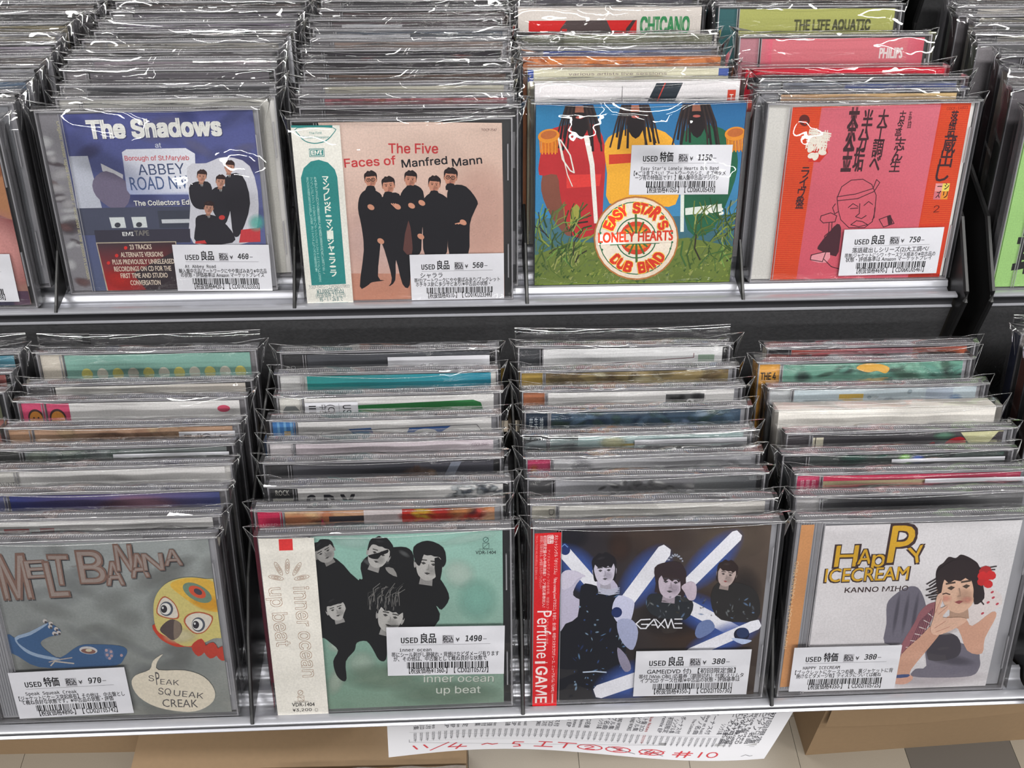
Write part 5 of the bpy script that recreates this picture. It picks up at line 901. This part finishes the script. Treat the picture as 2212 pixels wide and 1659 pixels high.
('s', 1, -.2012, .1541, 'dim grey cover under bright creases', 'black', (98, 94, 102), [], ((150, 148, 150),), dict(bag='w')),
('f', 1, -.0484, .0143, 'black cover with cream band', 'black', (66, 62, 66), [('r', 17, 104, 96, 119, (196, 192, 180)), ('r', 116, 108, 137, 119, (190, 188, 180))], ((84, 82, 84),), {}),
('f', 1, -.0506, .0274, 'dusty red patterned cover', 'clear', (150, 92, 100), [('n', 17, 104, 138, 123, [(170, 110, 110), (130, 74, 84), (160, 100, 90)], 60, 4, 21)], ((110, 106, 110),), {}),
('f', 1, -.0518, .0451, 'light olive cream cover', 'clear', (182, 178, 164), [], ((150, 146, 150),), {}),
('f', 1, -.0502, .0608, 'brown cover with white ring and lines', 'black', (92, 74, 66), [('e', 80, 108, 16, 9, (190, 170, 150)), ('e', 80, 107, 15, 8, (170, 96, 60)), ('r', 17, 104, 40, 112, (190, 186, 176)), ('r', 64, 104, 108, 110, (196, 192, 182)), ('r', 116, 104, 136, 111, (150, 90, 76))], ((96, 90, 92),), dict(bag='w')),
('f', 1, -.0525, .0745, 'dark cover with blue and salmon bands', 'black', (58, 54, 58), [('r', 42, 104, 60, 116, (176, 100, 86)), ('r', 60, 104, 92, 116, (70, 96, 156)), ('r', 98, 104, 134, 116, (184, 96, 80))], ((84, 80, 82),), dict(bag='w')),
('f', 1, -.0556, .0926, 'black cover with two red spots', 'black', (48, 44, 50), [('w', 46, 112, 9, 8, (206, 40, 44)), ('w', 112, 112, 10, 8, (206, 44, 46)), ('w', 24, 110, 5, 6, (150, 40, 44))], ((70, 66, 70),), dict(bag='w')),
('f', 1, -.0504, .1084, 'taupe brown cover', 'clear', (134, 118, 112), [('w', 90, 112, 6, 6, (150, 96, 90))], ((120, 116, 120),), dict(bag='w')),
('f', 1, -.0498, .1234, 'slate blue cover with pale label left', 'clear', (84, 90, 100), [], ((110, 110, 114),), dict(lb=(2, 70), txt=0, lc=1)),
('f', 1, -.0542, .1388, 'dark brown cover with pale label left', 'black', (80, 70, 74), [], ((100, 98, 102),), dict(lb=(24, 68), txt=0, lc=1)),
('f', 1, -.0472, .1546, 'near-black brown cover at the back', 'black', (72, 60, 62), [('w', 122, 112, 8, 6, (110, 76, 80))], ((90, 84, 86),), {}),
('e', 1, .1046, .0413, 'white card sleeve with thin script', None, (224, 220, 222), [('t', 'gulshan kumar presents', 40, 110.5, 72, 3.6, (90, 80, 84)), ('l', [(59, 100), (59, 122)], .35, (60, 56, 60)), ('p', [(73, 104), (82, 124), (100, 124), (92, 104)], (42, 50, 58)), ('l', [(80, 104), (88, 124)], .8, (186, 66, 56)), ('p', [(131, 104), (131, 119), (136.6, 119), (136.6, 104)], (206, 70, 50)), ('t', 'T', 132.6, 112, 135, 4, (230, 220, 214), .02)], None, dict(sleeve=(214, 210, 210), th=8)),
('e', 1, .1008, .0623, 'cream card sleeve with blue corner', None, (206, 202, 178), [('r', -2, 117, 4, 125, (60, 80, 150)), ('r', 132, 120, 142, 125, (70, 90, 156)), ('r', 20, 106, 130, 107.5, (90, 84, 80)), ('t', 'various artists live sessions', 28, 121, 96, 1.8, (110, 90, 100))], None, dict(sleeve=(196, 192, 176), th=9)),
('e', 1, .0984, .0782, 'burnt orange card sleeve', None, (196, 116, 62), [('n', 0, 108, 139, 124, [(214, 150, 110), (180, 96, 50), (206, 130, 80)], 36, 7, 31)], None, dict(sleeve=(176, 104, 56), th=9)),
('e', 1, .0985, .0931, 'slate blue cover under tall olive sleeve', 'grey', (66, 82, 134), [('g', 17, 100, 138, 123, (50, 70, 140), (120, 126, 140))], ((96, 98, 110),), dict(bag='tall')),
('e', 1, .0985, .1125, 'dull olive card', None, (104, 106, 84), [], None, dict(sleeve=(104, 106, 84), th=5)),
('e', 1, .0988, .1553, 'white card sleeve with red picture and green capitals', None, (204, 196, 190), [('r', 8, 60, 90, 116, (196, 34, 34)), ('p', [(32, 60), (32, 110), (38, 118), (66, 118), (71, 108), (70, 60)], (74, 62, 62)), ('p', [(82, 104), (90, 117), (90, 120), (82, 110)], (60, 44, 46)), ('r', 33, 100, 37, 110, (180, 40, 40)), ('r', 90, 60, 96, 130, (204, 196, 190)), ('r', 8, 116, 90, 126, (204, 196, 190)), ('t', 'CHICANO', 93, 106.5, 130, 11.5, (50, 130, 80), .03)], None, dict(sleeve=(190, 184, 180), th=9)),
('r', 1, .2533, .0265, 'tan cover with small dark mark', 'black', (196, 160, 116), [('r', 98, 104, 108, 117, (60, 60, 60)), ('g', 17, 100, 138, 123, (190, 150, 116), (206, 176, 124))][1:] + [('r', 98, 104, 107, 116, (60, 60, 60))], ((150, 150, 156),), {}),
('r', 1, .2587, .0425, 'grey and royal blue cover', 'black', (120, 124, 136), [('p', [(55, 100), (60, 121), (137, 121), (137, 100)], (50, 74, 150))], ((130, 134, 140),), {}),
('r', 1, .25, .0555, 'thick red cover with small black tab', None, (190, 34, 52), [('r', 2, 112, 14, 120, (50, 40, 42)), ('t', 'sncf', 3, 114, 13, 3.2, (216, 210, 206), .03)], None, dict(sleeve=(180, 30, 48), th=10, wide=1)),
('r', 1, .2580, .0999, 'pink cover with white capitals', 'black', (206, 110, 120), [('t', 'PHILIPS', 105, 108.5, 122, 5.2, (222, 208, 208), .035), ('g', 17, 80, 25, 123, (196, 110, 120), (214, 96, 116)), ('g', 125, 80, 138, 123, (206, 100, 116), (200, 84, 100))], ((176, 120, 130),), dict(glare=1, lean=.06)),
('r', 1, .2529, .152, 'olive green cover with dark capitals', 'black', (168, 170, 96), [('t', 'THE LIFE AQUATIC', 60, 107, 119, 7.5, (70, 72, 46), .035)], ((44, 92, 96),), dict(spine=(36, 84, 92), glare=1, lean=.06)),
]
for col, x0_, vs in (('z', .4288, (.0300, .0480, .0719, .094, .108, .1225, .1360, .1500)), ('a', -.3690, (.0180, .0342, .0499, .0675, .083, .1010, .1155, .1310))):
    DZ = ['dark green', 'grey with brown spine', 'black', 'smoky grey', 'pale grey', 'mottled black and white', 'beige', 'cream white'] if col == 'z' else ['cool grey', 'grey-white', 'steel blue', 'silver grey', 'brownish grey', 'pale violet grey', 'dull beige', 'olive brown']
    CZ = [(70, 84, 66), (110, 100, 96), (54, 54, 58), (96, 96, 98), (150, 146, 140), (84, 84, 84), (170, 164, 150), (196, 190, 184)] if col == 'z' else [(130, 132, 138), (156, 154, 154), (90, 108, 130), (140, 140, 146), (124, 116, 114), (136, 128, 140), (146, 140, 128), (122, 114, 92)]
    XA = [-.3721, -.3721, -.3696, -.369, -.3655, -.3672, -.3671, -.3636]
    for i, v in enumerate(vs): rows.append((col, 1, (x0_ + .004 * (i % 3)) if col == 'z' else XA[i], v, DZ[i] + ' cover', 'black' if (i + (col == 'z')) % 2 else 'clear', CZ[i], [], ((GREYS[i % 6]),), dict(bag='w', spine=[(60, 62, 58), (150, 146, 138), (70, 56, 60), (96, 100, 92)][i % 4] if col == 'z' else None)))
cnt = {}
for col, t, x, v, desc, tray, cc, ops, left, op in rows:
    cnt[col] = cnt.get(col, 0) + 1; n = cnt[col]; seed = R.randrange(1000); th = op.get('th', T); bk = op.get('bag')
    bag = BAG_TALL[n % 2] if bk == 'tall' else BAGS_W[(n * 3 + seed) % 4] if bk == 'w' else BAGS[seed % 5]
    if op.get('th'): bag = mk_bag(seed, 0, 1.1, th)
    front = FR[col]
    c = new_case(t, x, v, ('CD case, ' + desc + ', ' + ORD[n] + ' behind ' + front), op.get('tray', tray) or 'grey', bag, lean=R.uniform(-.008, .008) + op.get('lean', 0), yaw=R.uniform(-.006, .006), sleeve=op.get('sleeve'), th=th)
    if op.get('sleeve') is not None:
        a = Art(clip=(0, 0, 139, 125)); a.rect(0, 0, 139, 125, cc); run(a, ops); a.stack('cover_print', c, -.06, x_off=1.5)
    else: booklet(c, cc, ops, left)
    if op.get('lb'): side_label(c, op['lb'][0], op['lb'][1], 120.5 if t == 0 else 121, op.get('txt', 1) and not op.get('rot'), op.get('rot', 0), op.get('price', '390'))
    if op.get('spine'):
        tx = []
        if op.get('stext'): tx = [(op['stext'], op.get('th', T) * .36, 118, 30, 4.6, op.get('sd', (150, 146, 136)))]
        side_spine(c, op['spine'], tx, th=th if not op.get('sleeve') else T)
# filler cases where only tops show, at the far ends of the columns
FILL = [('s', 1, -.2010, .172), ('f', 1, -.048, .172), ('e', 1, .0985, .176), ('r', 1, .252, .172), ('z', 1, .434, .170), ('a', 1, -.352, .151), ('a', 1, -.355, .171)]
FC = [('dim brown-grey', (84, 76, 76)), ('dim charcoal', (66, 64, 68)), ('shaded slate', (70, 68, 76)), ('shaded umber', (78, 66, 64)), ('shaded stone', (96, 90, 88)), ('dim graphite', (62, 60, 62)), ('shaded taupe', (100, 92, 90)), ('dim iron grey', (70, 70, 74)), ('dim brown', (74, 68, 62)), ('shaded charcoal', (60, 58, 58)), ('khaki brown', (128, 118, 88)), ('shaded brown', (86, 76, 66)), ('dim dark grey', (66, 62, 64))]  # cover colours darkened for the shade cast by the third tier
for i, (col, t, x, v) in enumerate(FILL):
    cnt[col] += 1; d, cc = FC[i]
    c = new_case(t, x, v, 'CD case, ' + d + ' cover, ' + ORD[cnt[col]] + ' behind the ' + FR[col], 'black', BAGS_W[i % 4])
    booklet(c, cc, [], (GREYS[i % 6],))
for i, (x, v, d, cc) in enumerate([(-.3753, .1137, 'olive and black cover', (90, 92, 70)), (-.3764, .132, 'brick red cover with clear spine', (150, 84, 80)), (-.3768, .1507, 'turquoise and violet cover', (90, 150, 170))]):
    c = new_case(0, x, v, 'bagged CD case, ' + d + ', back left corner of lower tier', 'black', BAG_TALL[0] if i == 2 else BAGS[i])
    booklet(c, cc, [('n', 90, 100, 137, 123, [(60, 170, 196), (150, 130, 170), (110, 130, 150)], 26, 6, 40)] if i == 2 else [('n', 100, 90, 137, 122, [(176, 110, 104), (130, 70, 66)], 14, 9, 41)], None)
for i, (x, v, d, sp, cc) in enumerate([(.4290, .1118, 'dark brown spine', (60, 46, 44), (84, 80, 78)), (.4310, .132, 'red-brown and black spine', (92, 54, 46), (90, 86, 84)), (.4310, .1485, 'deep blue edge', (30, 36, 60), (120, 118, 116))]):
    c = new_case(0, x, v, 'bagged CD case, ' + d + ', at right edge of lower tier', 'black', BAG_TALL[1] if i == 2 else BAGS[i + 1])
    booklet(c, cc, [], ((110, 106, 104),)); side_spine(c, sp)

# ------------------------------------------------------------------ floor, boxes and the printed list below the rack
FZ = -.95
g = MB(); g.box(-5, 5, -9, 4, CEIL + .02, CEIL + .06); ce = obj('ceiling', g.mesh('ceiling', [plain('ceiling_white', (226, 226, 222), .9)], mm=False)); ce['kind'] = 'structure'
M_FL = plain('floor_vinyl_light', (150, 141, 128), .35, noise=.12, nscale=500); M_FD = plain('floor_vinyl_dark', (96, 91, 86), .35, noise=.12, nscale=500)
M_GROUT = plain('tile_joint', (80, 76, 70), .8)
g = MB(); g.box(-3, 3, -3, 3, FZ - .05, FZ - .003); fl = obj('floor', g.mesh('floor', [M_GROUT], mm=False)); fl['kind'] = 'structure'
TS = .1705; g = MB(); g.box(.0004, TS - .0004, .0004, TS - .0004, -.003, 0); tm = {0: g.mesh('tile', [M_FL], mm=False), 1: g.mesh('tile', [M_FD], mm=False)}
k = 0
for i in range(-9, 4):
    for j in range(-2, 5):
        o = obj('tile', tm[1 if i == 0 or (i == -6 and j == 0) else 0], fl, (.6535 + i * TS, .3 + j * TS - .003, FZ))
M_CARD_B = plain('corrugated_card', (140, 116, 88), .75, noise=.15, nscale=120, bump=.1); M_TAPE = plain('brown_tape', (152, 128, 100), .2, spec=.6, noise=.08, nscale=60, bump=.25)
M_TAPE2 = film('clear_tape', .12, .1, milky=.15, bump=.6, bscale=30)
def carton(name, label, x0, x1, y0, y1, h, rz, flap=True, gap=.004):
    root = tag(empty(name, (x0, y0, FZ), (0, 0, rz)), label, 'cardboard box'); w, d = x1 - x0, y1 - y0
    g = MB(); g.box(0, w, 0, d, 0, h, mi=0); obj('carton_body', g.mesh('carton_body', [M_CARD_B], mm=False), root)
    g = MB(); n = 14; zt = h * .55
    g.grid(lambda u, v: (u * w * .99 + .004, -.003 - .006 * v * (1 + .5 * math.sin(u * 7)), zt + (1 - v) * (h - zt) - .004 * math.sin(u * 11) * v), n, 2)
    b = len(g.v); g.grid(lambda u, v: (u * w * .99 + .004, -.0005, zt + (1 - v) * (h - zt)), n, 2)
    obj('front_flap', g.mesh('front_flap', [M_CARD_B], mm=False), root)
    g = MB(); g.grid(lambda u, v: (w * .45 + u * w * .55, -.0106 - .0012 * math.sin(u * 25), zt + .02 + v * .045), 24, 2); obj('tape_strip', g.mesh('tape_strip', [M_TAPE2], True, mm=False), root)
    return root
carton('cardboard_box', 'brown cardboard box on floor tiles below the right end of the rack', .495, 1.25, .402, .80, .20, .035)
c2 = carton('cardboard_box', 'wide brown cardboard box taped along its side, below left of rack', -1.3, -.16, .462, .9, .26, -.02)
c3 = carton('cardboard_box', 'low tan carton with creased brown tape, in front of wide box under the rack', -.505, -.03, .365, .432, .11, -.015)
c4 = carton('cardboard_box', 'small carton hidden behind the hanging printed list', .13, .40, .47, .75, .16, .0)
g = MB(); g.grid(lambda u, v: (-.50 + u * .36, .3635 - .003 * math.sin(u * 9 + v * 3) - .002 * v, FZ + .02 + v * .05 + .006 * math.sin(u * 12)), 24, 6)
pt = obj('packing_tape', g.mesh('packing_tape', [M_TAPE], True, mm=False), None); pt.parent = c3; pt.matrix_parent_inverse = c3.matrix_world.inverted() if False else Matrix.LocRotScale(c3.location, c3.rotation_euler.to_quaternion(), None).inverted()

# printed list hanging from the shelf edge
PW, PH = 297., 210.
a = Art(step=.02); LGY = (150, 150, 156)
a.rect(0, 0, PW, PH, (226, 226, 232))
n = 54; xl, xr = 16., 262.
zb, zt = 27., 205.
a.rect(250, zb + 2, 283, zt, (176, 176, 178)); a.rect(208, zb, 212.5, zt, (150, 150, 152))
for i in range(n + 1): x = xl + (xr - xl) * i / n; a.line([(x, zb), (x, zt)], .3, (90, 90, 96)); a.k -= 1
a.k += 1; a.line([(xl, zb), (xr + 20, zb)], .35, (90, 90, 96)); a.line([(xl, zb + 19), (250, zb + 19)], .2, (140, 140, 146)); Rr = random.Random(6)
W_ = ['エレクトロ名盤', 'SOUND WORKS', 'ベスト盤 2CD', 'In the Mood', 'Blue Notes', 'live at hall', '初回限定', 'シングル集', 'remix EP', 'ピアノ名曲', 'The Collection', 'ボーナス付']
for i in range(n):
    x = xl + (xr - xl) * (i + .5) / n + 1.1; red = Rr.random() < .12; cc = (170, 60, 60) if red else (84, 84, 92)
    a.text('CD02IT%05d' % (5700 + i), (x, zb + 17), (x, zb + 2), 2.0, cc); a.k -= 1
    L_ = Rr.uniform(18, 40); z = zb + 23
    if i % 5 != 4: a.text(Rr.choice(W_), (x, z + L_), (x, z), 2.3, cc); a.k -= 1
for i in range(8): a.text(Rr.choice(W_), (252.5 + i * 4, zb + 60), (252.5 + i * 4, zb + 6), 2.3, (70, 70, 76)); a.k -= 1
a.k += 1; RED = (206, 70, 78)
def hw(pts, w=1.5): a.line(pts, w, RED)
hw([(19, 19), (22, 11)]); hw([(27, 19), (30, 12)]); hw([(46, 20), (32, 6)], 1.2); hw([(52, 18), (46, 10), (60, 9)]); hw([(56, 14), (52, 5)])
hw([(72, 11), (76, 13.5), (80, 11), (84, 12.5)]); hw([(104, 16), (97, 16), (96, 12), (101, 11), (102, 7), (97, 6)]); hw([(116, 18), (126, 18)]); hw([(121, 18), (119, 8)]); hw([(113, 8), (127, 8)]); hw([(131, 18), (145, 18)]); hw([(138, 18), (136, 7)])
for cx in (156, 178, 204): hw([(cx + 9.5 * math.cos(t), 12.5 + 5.4 * math.sin(t)) for t in [i * .42 for i in range(16)]], 1.2)
hw([(152, 14), (156, 16), (159, 14), (153, 9), (160, 9)], 1.2); hw([(174, 16), (181, 15), (177, 12.5), (182, 11), (175, 9)], 1.2); hw([(204, 17), (199, 11), (210, 11)], 1.2); hw([(206, 15), (203, 7)], 1.2)
a.line([(170, 17), (192, 7)], .6, (90, 90, 96)); a.line([(196, 17), (214, 7)], .6, (90, 90, 96)); hw([(196, 7), (214, 16)], 1.)
for p in ([(222, 14), (236, 14.5)], [(221, 10.5), (235, 11)], [(227, 18), (225, 6)], [(233, 18), (231, 6)], [(243, 17), (242, 7)]): hw(p)
hw([(252 + 4 * math.cos(t), 12 + 5 * math.sin(t)) for t in [i * .6 for i in range(12)]], 1.3); a.line([(276, 8), (279, 11), (283, 8), (285, 9)], .5, (110, 110, 116))
# soft waves of the sheet
def wave(x, z): return 6 * math.sin(x / 55.) * (1 - z / PH) + 10 * (1 - z / PH) ** 2
seg = Art(step=.004); g = MB()
g.grid(lambda u, v: (u * PW - PW / 2 - (1 - v) * 0, wave(u * PW, v * PH) + .15, v * PH), 40, 12); 
sheet = empty('printed_list', (.0660, .050, -.196), (0, .055, 0)); tag(sheet, 'white printed list with red handwriting along its edge, hanging under the shelf front', 'paper sheet')
obj('paper', g.mesh('paper', [plain('white_paper', (226, 226, 232), .7)], True), sheet)
# finer base so the print follows the waves
a.v = a.v[4:]; a.c = a.c[4:]; a.f = [tuple(i - 4 for i in f) for f in a.f[1:]]
o = a.stack('print', sheet, -.02, M_LABEL, x_off=71 - PW / 2, wave=wave)
o['label'] = 'table rows and red handwriting'
bpy.data.objects.remove(_to); bpy.data.curves.remove(_tc)
